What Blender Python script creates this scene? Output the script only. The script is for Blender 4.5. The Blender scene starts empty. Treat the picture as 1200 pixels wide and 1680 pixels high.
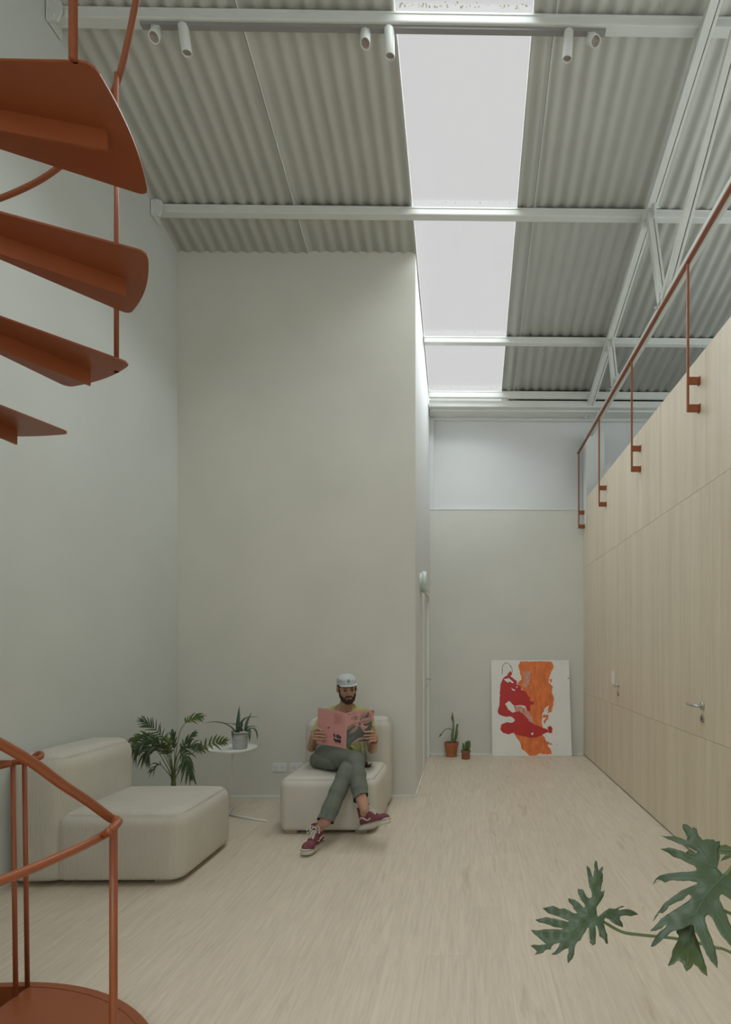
import bpy, bmesh, math, random
from mathutils import Vector, Matrix, Euler
from mathutils.geometry import delaunay_2d_cdt
PI = math.pi
random.seed(7)
scene = bpy.context.scene
COL = scene.collection

# ------------------------------------------------------------------ camera
FPX, YAW, EYE = 905.0, math.radians(0.8), 1.45
XP, YP = 766.0 + FPX * math.tan(YAW), 1063.0
cam_data = bpy.data.cameras.new('camera')
cam = bpy.data.objects.new('camera', cam_data)
COL.objects.link(cam)
cam.location = (0, 0, EYE)
cam.rotation_euler = (PI / 2, 0, -YAW)
cam_data.sensor_width = 36
cam_data.lens = FPX / 1680 * 36
cam_data.shift_x = -(XP - 600) / 1680
cam_data.shift_y = (YP - 840) / 1680
cam_data.clip_start = 0.02
scene.camera = cam

# ------------------------------------------------------------------ sky, sun, added fill light, exposure
world = bpy.data.worlds.new('overcast_sky')
scene.world = world
world.use_nodes = True
wb = world.node_tree.nodes['Background']
wb.inputs[0].default_value = (0.645, 0.645, 0.645, 1)
wb.inputs[1].default_value = 1.0

def lamp(name, kind, loc, rot, energy, color, **kw):
    d = bpy.data.lights.new(name, kind)
    d.energy = energy
    d.color = color
    for k, v in kw.items():
        setattr(d, k, v)
    o = bpy.data.objects.new(name, d)
    o.location = loc
    o.rotation_euler = rot
    COL.objects.link(o)
    return o

# bright overcast zenith falling through the roof light
lamp('overcast_zenith', 'SUN', (0, 4, 12), (math.radians(-6), math.radians(3), 0), 12.5, (0.935, 0.99, 1.0), angle=math.radians(120))
# fill lamps added out of view, behind the camera and over the mezzanine
lamp('added_fill_behind', 'AREA', (-0.3, -2.42, 3.0), (PI / 2, 0, 0), 24, (0.96, 1.0, 0.98), shape='RECTANGLE', size=3.6, size_y=3.4)
lamp('added_fill_mezzanine', 'AREA', (4.52, 3.2, 4.3), (PI / 2, 0, PI / 2), 32, (0.95, 1.0, 1.0), shape='RECTANGLE', size=5.0, size_y=1.4)
scene.view_settings.view_transform = 'Standard'
scene.view_settings.look = 'None'
scene.view_settings.exposure = 0.0
scene.view_settings.gamma = 1.0
scene.view_settings.use_curve_mapping = False

# ------------------------------------------------------------------ positions read off the place
def ray(x, y):
    u, v = (x - XP) / FPX, (YP - y) / FPX
    return Vector((math.sin(YAW) + u * math.cos(YAW), math.cos(YAW) - u * math.sin(YAW), v))
def P(x, y, Y=None, h=None, X=None):
    d = ray(x, y)
    t = Y / d.y if Y is not None else ((h - EYE) / d.z if h is not None else X / d.x)
    p = d * t
    p.z += EYE
    return p

# ------------------------------------------------------------------ materials
MATS = {}
def mat(name, color, rough=0.5, metal=0.0, noise=0.0, nscale=8.0, bump=0.0, bscale=60.0, spec=0.5, stretch=None, sub=0.0):
    m = bpy.data.materials.new(name)
    m.use_nodes = True
    nt = m.node_tree
    b = nt.nodes['Principled BSDF']
    b.inputs['Base Color'].default_value = (*color, 1)
    b.inputs['Roughness'].default_value = rough
    b.inputs['Metallic'].default_value = metal
    b.inputs['Specular IOR Level'].default_value = spec
    if sub:
        b.inputs['Subsurface Weight'].default_value = sub
        b.inputs['Subsurface Radius'].default_value = (0.02, 0.008, 0.004)
        b.inputs['Subsurface Scale'].default_value = 0.5
    tc = nt.nodes.new('ShaderNodeTexCoord')
    mp = nt.nodes.new('ShaderNodeMapping')
    nt.links.new(tc.outputs['Object'], mp.inputs[0])
    if stretch:
        mp.inputs['Scale'].default_value = stretch
    n = nt.nodes.new('ShaderNodeTexNoise')
    n.inputs['Scale'].default_value = nscale
    n.inputs['Detail'].default_value = 5
    nt.links.new(mp.outputs[0], n.inputs['Vector'])
    if noise:
        r = nt.nodes.new('ShaderNodeValToRGB')
        r.color_ramp.elements[0].position = 0.3
        r.color_ramp.elements[1].position = 0.7
        r.color_ramp.elements[0].color = (*[c * (1 - noise) for c in color], 1)
        r.color_ramp.elements[1].color = (*[min(1, c * (1 + noise)) for c in color], 1)
        nt.links.new(n.outputs['Fac'], r.inputs[0])
        nt.links.new(r.outputs[0], b.inputs['Base Color'])
    if bump:
        n2 = nt.nodes.new('ShaderNodeTexNoise')
        n2.inputs['Scale'].default_value = bscale
        n2.inputs['Detail'].default_value = 4
        nt.links.new(mp.outputs[0], n2.inputs['Vector'])
        bp = nt.nodes.new('ShaderNodeBump')
        bp.inputs['Strength'].default_value = bump
        bp.inputs['Distance'].default_value = 0.01
        nt.links.new(n2.outputs['Fac'], bp.inputs['Height'])
        nt.links.new(bp.outputs[0], b.inputs['Normal'])
    MATS[name] = m
    return m

def mat_wood_panel():
    m = bpy.data.materials.new('pale_ash_panel')
    m.use_nodes = True
    nt = m.node_tree; N = nt.nodes.new; L = nt.links.new
    b = nt.nodes['Principled BSDF']
    b.inputs['Roughness'].default_value = 0.42
    tc = N('ShaderNodeTexCoord')
    oi = N('ShaderNodeObjectInfo')
    mp = N('ShaderNodeMapping'); mp.inputs['Scale'].default_value = (1, 1, 0.035)
    L(tc.outputs['Object'], mp.inputs[0])
    ad = N('ShaderNodeVectorMath'); ad.operation = 'ADD'
    L(mp.outputs[0], ad.inputs[0])
    L(oi.outputs['Random'], ad.inputs[1])
    n1 = N('ShaderNodeTexNoise'); n1.inputs['Scale'].default_value = 9; n1.inputs['Detail'].default_value = 6; n1.inputs['Roughness'].default_value = 0.65
    n2 = N('ShaderNodeTexNoise'); n2.inputs['Scale'].default_value = 90; n2.inputs['Detail'].default_value = 3
    L(ad.outputs[0], n1.inputs['Vector']); L(ad.outputs[0], n2.inputs['Vector'])
    mx = N('ShaderNodeMix'); mx.data_type = 'FLOAT'; mx.inputs[0].default_value = 0.35
    L(n1.outputs['Fac'], mx.inputs[2]); L(n2.outputs['Fac'], mx.inputs[3])
    r = N('ShaderNodeValToRGB')
    e = r.color_ramp.elements
    e[0].position = 0.3; e[0].color = (0.61, 0.515, 0.38, 1)
    e[1].position = 0.72; e[1].color = (0.79, 0.72, 0.57, 1)
    k = e.new(0.5); k.color = (0.70, 0.615, 0.47, 1)
    L(mx.outputs[0], r.inputs[0]); L(r.outputs[0], b.inputs['Base Color'])
    bp = N('ShaderNodeBump'); bp.inputs['Strength'].default_value = 0.08; bp.inputs['Distance'].default_value = 0.002
    L(n2.outputs['Fac'], bp.inputs['Height']); L(bp.outputs[0], b.inputs['Normal'])
    MATS['wood'] = m
    return m

def mat_floor():
    m = bpy.data.materials.new('pale_oak_planks')
    m.use_nodes = True
    nt = m.node_tree; N = nt.nodes.new; L = nt.links.new
    b = nt.nodes['Principled BSDF']
    b.inputs['Roughness'].default_value = 0.5
    tc = N('ShaderNodeTexCoord')
    mp = N('ShaderNodeMapping'); mp.inputs['Rotation'].default_value = (0, 0, PI / 2)
    L(tc.outputs['Object'], mp.inputs[0])
    br = N('ShaderNodeTexBrick')
    br.inputs['Scale'].default_value = 1
    br.inputs['Brick Width'].default_value = 1.3
    br.inputs['Row Height'].default_value = 0.19
    br.inputs['Mortar Size'].default_value = 0.0012
    br.inputs['Mortar Smooth'].default_value = 0.3
    br.inputs['Bias'].default_value = 0.0
    br.offset = 0.37
    br.inputs['Color1'].default_value = (0.635, 0.56, 0.45, 1)
    br.inputs['Color2'].default_value = (0.665, 0.59, 0.475, 1)
    br.inputs['Mortar'].default_value = (0.57, 0.495, 0.39, 1)
    L(mp.outputs[0], br.inputs['Vector'])
    mp2 = N('ShaderNodeMapping'); mp2.inputs['Scale'].default_value = (1, 0.07, 1)
    L(tc.outputs['Object'], mp2.inputs[0])
    n1 = N('ShaderNodeTexNoise'); n1.inputs['Scale'].default_value = 48; n1.inputs['Detail'].default_value = 7; n1.inputs['Roughness'].default_value = 0.7; n1.inputs['Distortion'].default_value = 0.6
    L(mp2.outputs[0], n1.inputs['Vector'])
    r = N('ShaderNodeValToRGB')
    e = r.color_ramp.elements
    e[0].position = 0.3; e[0].color = (0.80, 0.77, 0.735, 1)
    e[1].position = 0.62; e[1].color = (1.05, 1.04, 1.02, 1)
    L(n1.outputs['Fac'], r.inputs[0])
    mu = N('ShaderNodeMix'); mu.data_type = 'RGBA'; mu.blend_type = 'MULTIPLY'; mu.inputs[0].default_value = 0.75
    L(br.outputs['Color'], mu.inputs[6]); L(r.outputs[0], mu.inputs[7])
    mp3 = N('ShaderNodeMapping'); mp3.inputs['Scale'].default_value = (1, 0.22, 1)
    L(tc.outputs['Object'], mp3.inputs[0])
    n3 = N('ShaderNodeTexNoise'); n3.inputs['Scale'].default_value = 7.5; n3.inputs['Detail'].default_value = 3; n3.inputs['Distortion'].default_value = 1.2
    L(mp3.outputs[0], n3.inputs['Vector'])
    r3 = N('ShaderNodeValToRGB')
    r3.color_ramp.elements[0].position = 0.24; r3.color_ramp.elements[0].color = (0.70, 0.60, 0.54, 1)
    r3.color_ramp.elements[1].position = 0.36; r3.color_ramp.elements[1].color = (1, 1, 1, 1)
    L(n3.outputs['Fac'], r3.inputs[0])
    mu2 = N('ShaderNodeMix'); mu2.data_type = 'RGBA'; mu2.blend_type = 'MULTIPLY'; mu2.inputs[0].default_value = 0.55
    L(mu.outputs[2], mu2.inputs[6]); L(r3.outputs[0], mu2.inputs[7])
    L(mu2.outputs[2], b.inputs['Base Color'])
    bp = N('ShaderNodeBump'); bp.inputs['Strength'].default_value = 0.12; bp.inputs['Distance'].default_value = 0.002
    L(n1.outputs['Fac'], bp.inputs['Height']); L(bp.outputs[0], b.inputs['Normal'])
    MATS['floor'] = m
    return m

def mat_ribbed(name, c):
    m = mat(name, c, 0.92, noise=0.04, nscale=5, spec=0.15)
    nt = m.node_tree; N = nt.nodes.new; L = nt.links.new
    tc = N('ShaderNodeTexCoord'); sp = N('ShaderNodeSeparateXYZ')
    L(tc.outputs['Object'], sp.inputs[0])
    a = N('ShaderNodeMath'); a.operation = 'ADD'
    L(sp.outputs['X'], a.inputs[0]); L(sp.outputs['Y'], a.inputs[1])
    wob = N('ShaderNodeTexNoise'); wob.inputs['Scale'].default_value = 3
    L(tc.outputs['Object'], wob.inputs['Vector'])
    wm = N('ShaderNodeMath'); wm.operation = 'MULTIPLY_ADD'; wm.inputs[1].default_value = 0.02
    L(wob.outputs['Fac'], wm.inputs[0]); L(a.outputs[0], wm.inputs[2])
    s = N('ShaderNodeMath'); s.operation = 'MULTIPLY'; s.inputs[1].default_value = 2 * PI / 0.0105
    L(wm.outputs[0], s.inputs[0])
    sn = N('ShaderNodeMath'); sn.operation = 'SINE'
    L(s.outputs[0], sn.inputs[0])
    bp = N('ShaderNodeBump'); bp.inputs['Strength'].default_value = 0.45; bp.inputs['Distance'].default_value = 0.0014
    L(sn.outputs[0], bp.inputs['Height'])
    L(bp.outputs[0], nt.nodes['Principled BSDF'].inputs['Normal'])
    return m

def mat_glass():
    m = bpy.data.materials.new('roof_glazing')
    m.use_nodes = True
    nt = m.node_tree
    for n in list(nt.nodes):
        if n.type != 'OUTPUT_MATERIAL':
            nt.nodes.remove(n)
    out = nt.nodes['Material Output']
    t = nt.nodes.new('ShaderNodeBsdfTransparent'); t.inputs[0].default_value = (0.995, 0.995, 0.995, 1)
    g = nt.nodes.new('ShaderNodeBsdfGlossy'); g.inputs['Roughness'].default_value = 0.05
    mx = nt.nodes.new('ShaderNodeMixShader'); mx.inputs[0].default_value = 0.02
    nt.links.new(t.outputs[0], mx.inputs[1]); nt.links.new(g.outputs[0], mx.inputs[2]); nt.links.new(mx.outputs[0], out.inputs[0])
    return m

M_WOOD = mat_wood_panel()
M_FLOOR = mat_floor()
M_GLASS = mat_glass()
M_PLASTER = mat('lime_plaster', (0.66, 0.655, 0.59), 0.85, noise=0.035, nscale=1.6, bump=0.05, bscale=18, spec=0.2)
M_PLASTER_L = mat('pale_wall_paint', (0.61, 0.635, 0.60), 0.85, noise=0.03, nscale=1.5, bump=0.04, bscale=15, spec=0.2)
M_WHITEWALL = mat('white_wall_paint', (0.70, 0.72, 0.72), 0.7, noise=0.01, nscale=2, spec=0.3)
M_PLASTER_F = mat('grey_plaster', (0.665, 0.67, 0.62), 0.85, noise=0.03, nscale=1.8, bump=0.05, bscale=18, spec=0.2)
M_ROOF = mat('fibre_cement_sheet', (0.61, 0.615, 0.57), 0.75, noise=0.03, nscale=2.5, bump=0.05, bscale=40, spec=0.25)
M_WHITE = mat('white_paint', (0.76, 0.78, 0.75), 0.45, noise=0.01, nscale=3)
M_STEEL = mat('white_painted_steel', (0.72, 0.745, 0.705), 0.42, noise=0.03, nscale=6, bump=0.05, bscale=50)
M_GAP = mat('dark_joint', (0.045, 0.035, 0.028), 0.9)
M_TRACK = mat('track_grey', (0.30, 0.29, 0.28), 0.5, noise=0.03)
M_LENS = mat('lamp_reflector', (0.34, 0.29, 0.25), 0.35, noise=0.3, nscale=140)
M_RUST = mat('terracotta_paint', (0.275, 0.077, 0.026), 0.34, noise=0.05, nscale=5, bump=0.04, bscale=35)
M_SOFA = mat_ribbed('ribbed_cream_fabric', (0.585, 0.56, 0.485))
M_SOFA2 = mat('smooth_cream_fabric', (0.60, 0.575, 0.505), 0.85, noise=0.03, nscale=5, bump=0.08, bscale=260, spec=0.2)
M_PIPE = mat('cream_piping', (0.58, 0.555, 0.485), 0.9, noise=0.03, nscale=30)
M_FOOT = mat('pale_wood_foot', (0.42, 0.35, 0.26), 0.6, noise=0.08)
M_CHROME = mat('brushed_nickel', (0.55, 0.55, 0.53), 0.3, metal=1.0, noise=0.03)
M_ZINC = mat('zinc_pot', (0.46, 0.48, 0.47), 0.5, metal=0.35, noise=0.12, nscale=25, bump=0.25, bscale=55, stretch=(1, 1, 5))
M_TERRA = mat('terracotta_clay', (0.42, 0.16, 0.075), 0.85, noise=0.12, nscale=25, bump=0.1, bscale=80)
M_TERRA2 = mat('dark_terracotta_clay', (0.29, 0.105, 0.055), 0.85, noise=0.18, nscale=30, bump=0.1, bscale=80)
M_SOIL = mat('soil', (0.05, 0.035, 0.022), 1.0, noise=0.3, nscale=60, bump=0.6, bscale=90)
M_PALM = mat('palm_green', (0.068, 0.115, 0.048), 0.42, noise=0.3, nscale=14)
M_PALM2 = mat('young_palm_green', (0.115, 0.17, 0.035), 0.42, noise=0.25, nscale=14)
M_STALK = mat('palm_stalk', (0.10, 0.125, 0.05), 0.6, noise=0.2, nscale=30)
M_ALOE = mat('aloe_green', (0.085, 0.14, 0.095), 0.45, noise=0.28, nscale=26)
M_CACT = mat('cactus_green', (0.16, 0.20, 0.085), 0.6, noise=0.25, nscale=40)
M_CACT2 = mat('succulent_green', (0.10, 0.18, 0.06), 0.5, noise=0.25, nscale=40)
M_PHILO = mat('philodendron_green', (0.062, 0.098, 0.050), 0.46, noise=0.18, nscale=9, bump=0.12, bscale=35)
M_PHILO2 = mat('young_philodendron_green', (0.062, 0.095, 0.022), 0.42, noise=0.2, nscale=12, bump=0.1, bscale=35)
M_VEIN = mat('leaf_vein', (0.085, 0.15, 0.085), 0.45, noise=0.05)
M_PETIOLE = mat('petiole_green', (0.10, 0.15, 0.05), 0.45, noise=0.12, nscale=20)
M_CANVAS = mat('primed_canvas', (0.84, 0.84, 0.81), 0.8, noise=0.015, nscale=6, bump=0.08, bscale=300)
M_RED = mat('red_paint', (0.52, 0.028, 0.028), 0.4, noise=0.06, nscale=8, bump=0.05)
M_ORANGE = mat('orange_paint', (0.80, 0.205, 0.055), 0.55, noise=0.17, nscale=11, bump=0.1, stretch=(2.2, 1, 0.8))
M_PINKP = mat('washed_pink_paint', (0.66, 0.33, 0.26), 0.6, noise=0.25, nscale=18)
M_SKIN = mat('skin', (0.47, 0.27, 0.19), 0.5, noise=0.08, nscale=22, spec=0.35, sub=0.08)
M_LIP = mat('lips', (0.34, 0.165, 0.125), 0.45, noise=0.05)
M_HAIR = mat('dark_brown_hair', (0.035, 0.022, 0.015), 0.75, noise=0.35, nscale=90, bump=0.9, bscale=160)
M_EYE = mat('eye_white', (0.10, 0.07, 0.055), 0.3, noise=0.02)
M_IRIS = mat('eye_iris', (0.02, 0.012, 0.008), 0.2, noise=0.02)
M_SHIRT = mat('lime_green_cotton', (0.41, 0.43, 0.17), 0.9, noise=0.06, nscale=9, bump=0.5, bscale=13, spec=0.15)
M_TROUSER = mat('sage_green_cotton', (0.150, 0.165, 0.135), 0.88, noise=0.07, nscale=12, bump=0.55, bscale=11, spec=0.2)
M_TROUSER_IN = mat('trouser_inner_shade', (0.05, 0.055, 0.045), 0.9)  # trouser colour darkened to paint the shade inside the leg openings
M_CAP = mat('light_grey_cotton', (0.50, 0.53, 0.535), 0.85, noise=0.04, nscale=25, bump=0.12, bscale=60)
M_INK = mat('dark_ink', (0.035, 0.035, 0.04), 0.7)
M_GREYINK = mat('grey_ink', (0.15, 0.16, 0.18), 0.8)
M_SHOE = mat('burgundy_suede', (0.170, 0.048, 0.062), 0.85, noise=0.18, nscale=30, bump=0.15, bscale=120)
M_SOLE = mat('off_white_rubber', (0.56, 0.54, 0.46), 0.6, noise=0.05, nscale=20)
M_LACE = mat('white_lace', (0.68, 0.66, 0.60), 0.85, noise=0.04)
M_MAGP = mat('pink_cover', (0.575, 0.27, 0.255), 0.42, noise=0.02, nscale=10)
M_MAGP2 = mat('dusty_pink_petal', (0.40, 0.23, 0.205), 0.42, noise=0.25, nscale=40, stretch=(3, 1, 1))
M_MAGD = mat('deep_green_print', (0.075, 0.092, 0.078), 0.4, noise=0.15, nscale=25)
M_MAGS = mat('petal_shadow_print', (0.20, 0.125, 0.11), 0.45, noise=0.2, nscale=50)
M_PAPER = mat('paper', (0.56, 0.52, 0.43), 0.7, noise=0.02)
M_BRACE = mat('dark_leather', (0.045, 0.025, 0.018), 0.6, noise=0.1, nscale=40, bump=0.2)
M_MINT = mat('mint_white_enamel', (0.56, 0.66, 0.60), 0.4, noise=0.02)
M_DUCT = mat('grey_box_paint', (0.50, 0.50, 0.47), 0.6, noise=0.04)
M_LITTER = mat('dry_leaf_litter', (0.30, 0.29, 0.22), 0.9, noise=0.4, nscale=40)
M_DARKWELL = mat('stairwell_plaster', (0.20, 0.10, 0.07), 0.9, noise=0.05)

# ------------------------------------------------------------------ mesh helpers
def link(name, bm, m, parent=None, smooth=False, recalc=True):
    if recalc:
        bmesh.ops.recalc_face_normals(bm, faces=bm.faces)
    me = bpy.data.meshes.new(name)
    bm.to_mesh(me)
    bm.free()
    me.materials.append(m)
    if smooth:
        for p in me.polygons:
            p.use_smooth = True
    o = bpy.data.objects.new(name, me)
    COL.objects.link(o)
    if parent:
        o.parent = parent
        o.matrix_parent_inverse = Matrix.Translation(-parent.location) if parent.type == 'EMPTY' else Matrix.Identity(4)
    return o

def empty(name, loc=(0, 0, 0)):
    o = bpy.data.objects.new(name, None)
    o.location = loc
    o.empty_display_size = 0.05
    COL.objects.link(o)
    return o

def tag(o, label, cat, group=None, kind=None):
    o['label'] = label
    o['category'] = cat
    if group:
        o['group'] = group
    if kind:
        o['kind'] = kind
    return o

def struct(o, label=None):
    o['kind'] = 'structure'
    if label:
        o['label'] = label
    return o

def box(bm, x0, x1, y0, y1, z0, z1, bev=0.0, mtx=None):
    b2 = bmesh.new()
    v = [b2.verts.new((x, y, z)) for x in (x0, x1) for y in (y0, y1) for z in (z0, z1)]
    for f in ((0, 1, 3, 2), (4, 6, 7, 5), (0, 4, 5, 1), (2, 3, 7, 6), (0, 2, 6, 4), (1, 5, 7, 3)):
        b2.faces.new([v[i] for i in f])
    if bev:
        bmesh.ops.bevel(b2, geom=list(b2.edges), offset=bev, segments=2, affect='EDGES', profile=0.6)
    merge(bm, b2, mtx)

def merge(bm, b2, mtx=None):
    if mtx is not None:
        b2.transform(mtx)
    bmesh.ops.recalc_face_normals(b2, faces=b2.faces)
    me = bpy.data.meshes.new('tmp')
    b2.to_mesh(me)
    b2.free()
    bm.from_mesh(me)
    bpy.data.meshes.remove(me)

def frame_z(d):
    d = Vector(d).normalized()
    up = Vector((0, 0, 1)) if abs(d.z) < 0.95 else Vector((0, 1, 0))
    a = up.cross(d).normalized()
    return a, d.cross(a), d

def tube(bm, pts, r, seg=12, caps=True, flat=1.0, closed=False):
    pts = [Vector(p) for p in pts]
    n = len(pts)
    rs = r if isinstance(r, (list, tuple)) else [r] * n
    b2 = bmesh.new()
    rings = []
    a = None
    for i, p in enumerate(pts):
        if closed:
            d = pts[(i + 1) % n] - pts[i - 1]
        else:
            d = pts[min(i + 1, n - 1)] - pts[max(i - 1, 0)]
        d.normalize()
        if a is None:
            a, b, _ = frame_z(d)
        else:
            a = (a - d * a.dot(d))
            a = a.normalized() if a.length > 1e-6 else frame_z(d)[0]
            b = d.cross(a)
        rings.append([b2.verts.new(p + rs[i] * (math.cos(t) * a + flat * math.sin(t) * b)) for t in [2 * PI * k / seg for k in range(seg)]])
    for i in range(n if closed else n - 1):
        R0, R1 = rings[i], rings[(i + 1) % n]
        for k in range(seg):
            b2.faces.new((R0[k], R0[(k + 1) % seg], R1[(k + 1) % seg], R1[k]))
    if caps and not closed:
        b2.faces.new(rings[0][::-1]); b2.faces.new(rings[-1])
    merge(bm, b2)

def catmull(pts, n=8):
    pts = [Vector(p) for p in pts]
    q = [2 * pts[0] - pts[1]] + pts + [2 * pts[-1] - pts[-2]]
    out = []
    for i in range(1, len(q) - 2):
        for k in range(n):
            t = k / n
            out.append(0.5 * ((2 * q[i]) + (-q[i - 1] + q[i + 1]) * t + (2 * q[i - 1] - 5 * q[i] + 4 * q[i + 1] - q[i + 2]) * t * t + (-q[i - 1] + 3 * q[i] - 3 * q[i + 1] + q[i + 2]) * t ** 3))
    out.append(pts[-1])
    return out

def lathe(bm, prof, seg=40, mtx=None, cap=True):
    b2 = bmesh.new()
    rings = []
    for r, z in prof:
        rings.append([b2.verts.new((r * math.cos(2 * PI * k / seg), r * math.sin(2 * PI * k / seg), z)) for k in range(seg)])
    for i in range(len(rings) - 1):
        for k in range(seg):
            b2.faces.new((rings[i][k], rings[i][(k + 1) % seg], rings[i + 1][(k + 1) % seg], rings[i + 1][k]))
    if cap:
        b2.faces.new(rings[0][::-1]); b2.faces.new(rings[-1])
    merge(bm, b2, mtx)

def cyl(bm, p, q, r, seg=24, r2=None):
    tube(bm, [p, q], [r, r if r2 is None else r2], seg)

def prism(bm, outline, z0, z1, mtx=None, bev=0):
    b2 = bmesh.new()
    lo = [b2.verts.new((x, y, z0)) for x, y in outline]
    hi = [b2.verts.new((x, y, z1)) for x, y in outline]
    n = len(outline)
    b2.faces.new(lo[::-1]); b2.faces.new(hi)
    for i in range(n):
        b2.faces.new((lo[i], lo[(i + 1) % n], hi[(i + 1) % n], hi[i]))
    if bev:
        bmesh.ops.bevel(b2, geom=list(b2.edges), offset=bev, segments=2, affect='EDGES')
    merge(bm, b2, mtx)

def ellipsoid(bm, c, r, rot=None, seg=20):
    b2 = bmesh.new()
    bmesh.ops.create_uvsphere(b2, u_segments=seg, v_segments=seg // 2 + 2, radius=1)
    m = Matrix.Translation(Vector(c)) @ (rot.to_4x4() if rot is not None else Matrix.Identity(4)) @ Matrix.Diagonal((*r, 1))
    merge(bm, b2, m)

def capsule(bm, p, q, r1, r2=None, seg=16, flat=1.0):
    p, q = Vector(p), Vector(q)
    r2 = r1 if r2 is None else r2
    d = (q - p)
    if d.length < 1e-6:
        return ellipsoid(bm, p, (r1,) * 3)
    d.normalize()
    pts, rs = [], []
    for k in range(6):
        a = PI / 2 * k / 5
        pts.append(p - d * r1 * math.cos(a)); rs.append(max(r1 * math.sin(a), r1 * 0.02))
    for k in range(6):
        a = PI / 2 * k / 5
        pts.append(q + d * r2 * math.sin(a)); rs.append(max(r2 * math.cos(a), r2 * 0.02))
    tube(bm, pts, rs, seg, flat=flat)

def chain(bm, pts, rs, seg=16):
    for i in range(len(pts) - 1):
        capsule(bm, pts[i], pts[i + 1], rs[i], rs[i + 1], seg)

def fuse(name, bm, m, parent, voxel, smooth=3, fac=0.5):
    """union of overlapping closed shapes as one smooth continuous surface"""
    me = bpy.data.meshes.new('src')
    bm.to_mesh(me); bm.free()
    t = bpy.data.objects.new('src', me)
    COL.objects.link(t)
    r = t.modifiers.new('r', 'REMESH'); r.mode = 'VOXEL'; r.voxel_size = voxel; r.use_smooth_shade = True
    s = t.modifiers.new('s', 'SMOOTH'); s.factor = fac; s.iterations = smooth
    dg = bpy.context.evaluated_depsgraph_get()
    me2 = bpy.data.meshes.new_from_object(t.evaluated_get(dg))
    bpy.data.objects.remove(t)
    bpy.data.meshes.remove(me)
    me2.name = name
    me2.materials.clear(); me2.materials.append(m)
    for p in me2.polygons:
        p.use_smooth = True
    o = bpy.data.objects.new(name, me2)
    COL.objects.link(o)
    if parent:
        o.parent = parent
        o.matrix_parent_inverse = Matrix.Translation(-parent.location) if parent.type == 'EMPTY' else Matrix.Identity(4)
    return o

def cushion(bm, x0, x1, y0, y1, z0, z1, r, bulge=0.012, n=22, rb=0.03):
    """soft block: rounded edges, slightly domed faces"""
    b2 = bmesh.new()
    bmesh.ops.create_cube(b2, size=2)
    bmesh.ops.subdivide_edges(b2, edges=list(b2.edges), cuts=n, use_grid_fill=True)
    hx, hy, hz = (x1 - x0) / 2, (y1 - y0) / 2, (z1 - z0) / 2
    c = Vector(((x0 + x1) / 2, (y0 + y1) / 2, (z0 + z1) / 2))
    def warp(t):  # denser near the edges
        return math.copysign(abs(math.sin(t * PI / 2)) ** 0.9, t)
    for v in b2.verts:
        u = Vector((warp(v.co.x), warp(v.co.y), warp(v.co.z)))
        p = Vector((u.x * hx, u.y * hy, u.z * hz))
        inner = Vector((max(-hx + r, min(hx - r, p.x)), max(-hy + r, min(hy - r, p.y)), max(-hz + rb, min(hz - r, p.z))))
        d = p - inner
        if p.z < 0:
            d.z *= r / rb
        if d.length > 1e-9:
            d = d.normalized() * r
            if p.z < 0:
                d.z *= rb / r
            p = inner + d
        k = [1 - u.x ** 4, 1 - u.y ** 4, 1 - u.z ** 4]
        p.x += math.copysign(1, u.x) * bulge * k[1] * k[2] * abs(u.x) ** 3
        p.y += math.copysign(1, u.y) * bulge * k[0] * k[2] * abs(u.y) ** 3
        p.z += math.copysign(1, u.z) * bulge * k[0] * k[1] * abs(u.z) ** 3 * (1 if u.z > 0 else 0)
        v.co = p + c
    merge(bm, b2)

def rrect(x0, x1, y0, y1, r, n=6):
    out = []
    for cx, cy, a0 in ((x1 - r, y1 - r, 0), (x0 + r, y1 - r, PI / 2), (x0 + r, y0 + r, PI), (x1 - r, y0 + r, 3 * PI / 2)):
        for k in range(n + 1):
            a = a0 + PI / 2 * k / n
            out.append((cx + r * math.cos(a), cy + r * math.sin(a)))
    return out

def sheet(bm, outline, place, step=None, thick=0.0):
    """flat outline -> triangulated surface placed by a function (x, y) -> point; thick = offset of a second skin"""
    pts = [Vector(p).to_2d() if len(p) > 2 else Vector(p) for p in outline]
    n = len(pts)
    verts = list(pts)
    if step:
        xs = [p.x for p in pts]; ys = [p.y for p in pts]
        def inside(q):
            c = False
            for i in range(n):
                a, b = pts[i], pts[i - 1]
                if (a.y > q.y) != (b.y > q.y) and q.x < (b.x - a.x) * (q.y - a.y) / (b.y - a.y) + a.x:
                    c = not c
            return c
        y = min(ys) + step / 2
        row = 0
        while y < max(ys):
            x = min(xs) + (step / 2 if row % 2 else 0)
            while x < max(xs):
                q = Vector((x, y))
                if inside(q) and min((q - p).length for p in pts) > step * 0.35:
                    verts.append(q)
                x += step
            y += step * 0.87
            row += 1
    vo, eo, fo, *_ = delaunay_2d_cdt(verts, [], [list(range(n))], 1, 1e-6)
    b2 = bmesh.new()
    P3 = [Vector(place(v.x, v.y)) for v in vo]
    vs = [b2.verts.new(p) for p in P3]
    for f in fo:
        try:
            b2.faces.new([vs[i] for i in f])
        except ValueError:
            pass
    loose = [v for v in b2.verts if not v.link_faces]
    bmesh.ops.delete(b2, geom=loose, context='VERTS')
    if thick:
        bmesh.ops.recalc_face_normals(b2, faces=b2.faces)
        b2.normal_update()
        bmesh.ops.solidify(b2, geom=list(b2.faces), thickness=thick)
    merge(bm, b2)

# ================================================================== SETTING
XL, YF, YB, XA, XW, XM = -2.80, 5.38, 7.48, -0.50, 1.59, 4.6
Y0 = -2.5
RA, RB = 6.806, 0.284
def roofz(y):
    return RA - RB * y
WOODTOP = 3.446

# stair geometry shared by the floor opening
SC = Vector((-1.831, 1.348, 0))
SR, RIM = 0.92, 0.9636

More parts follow.
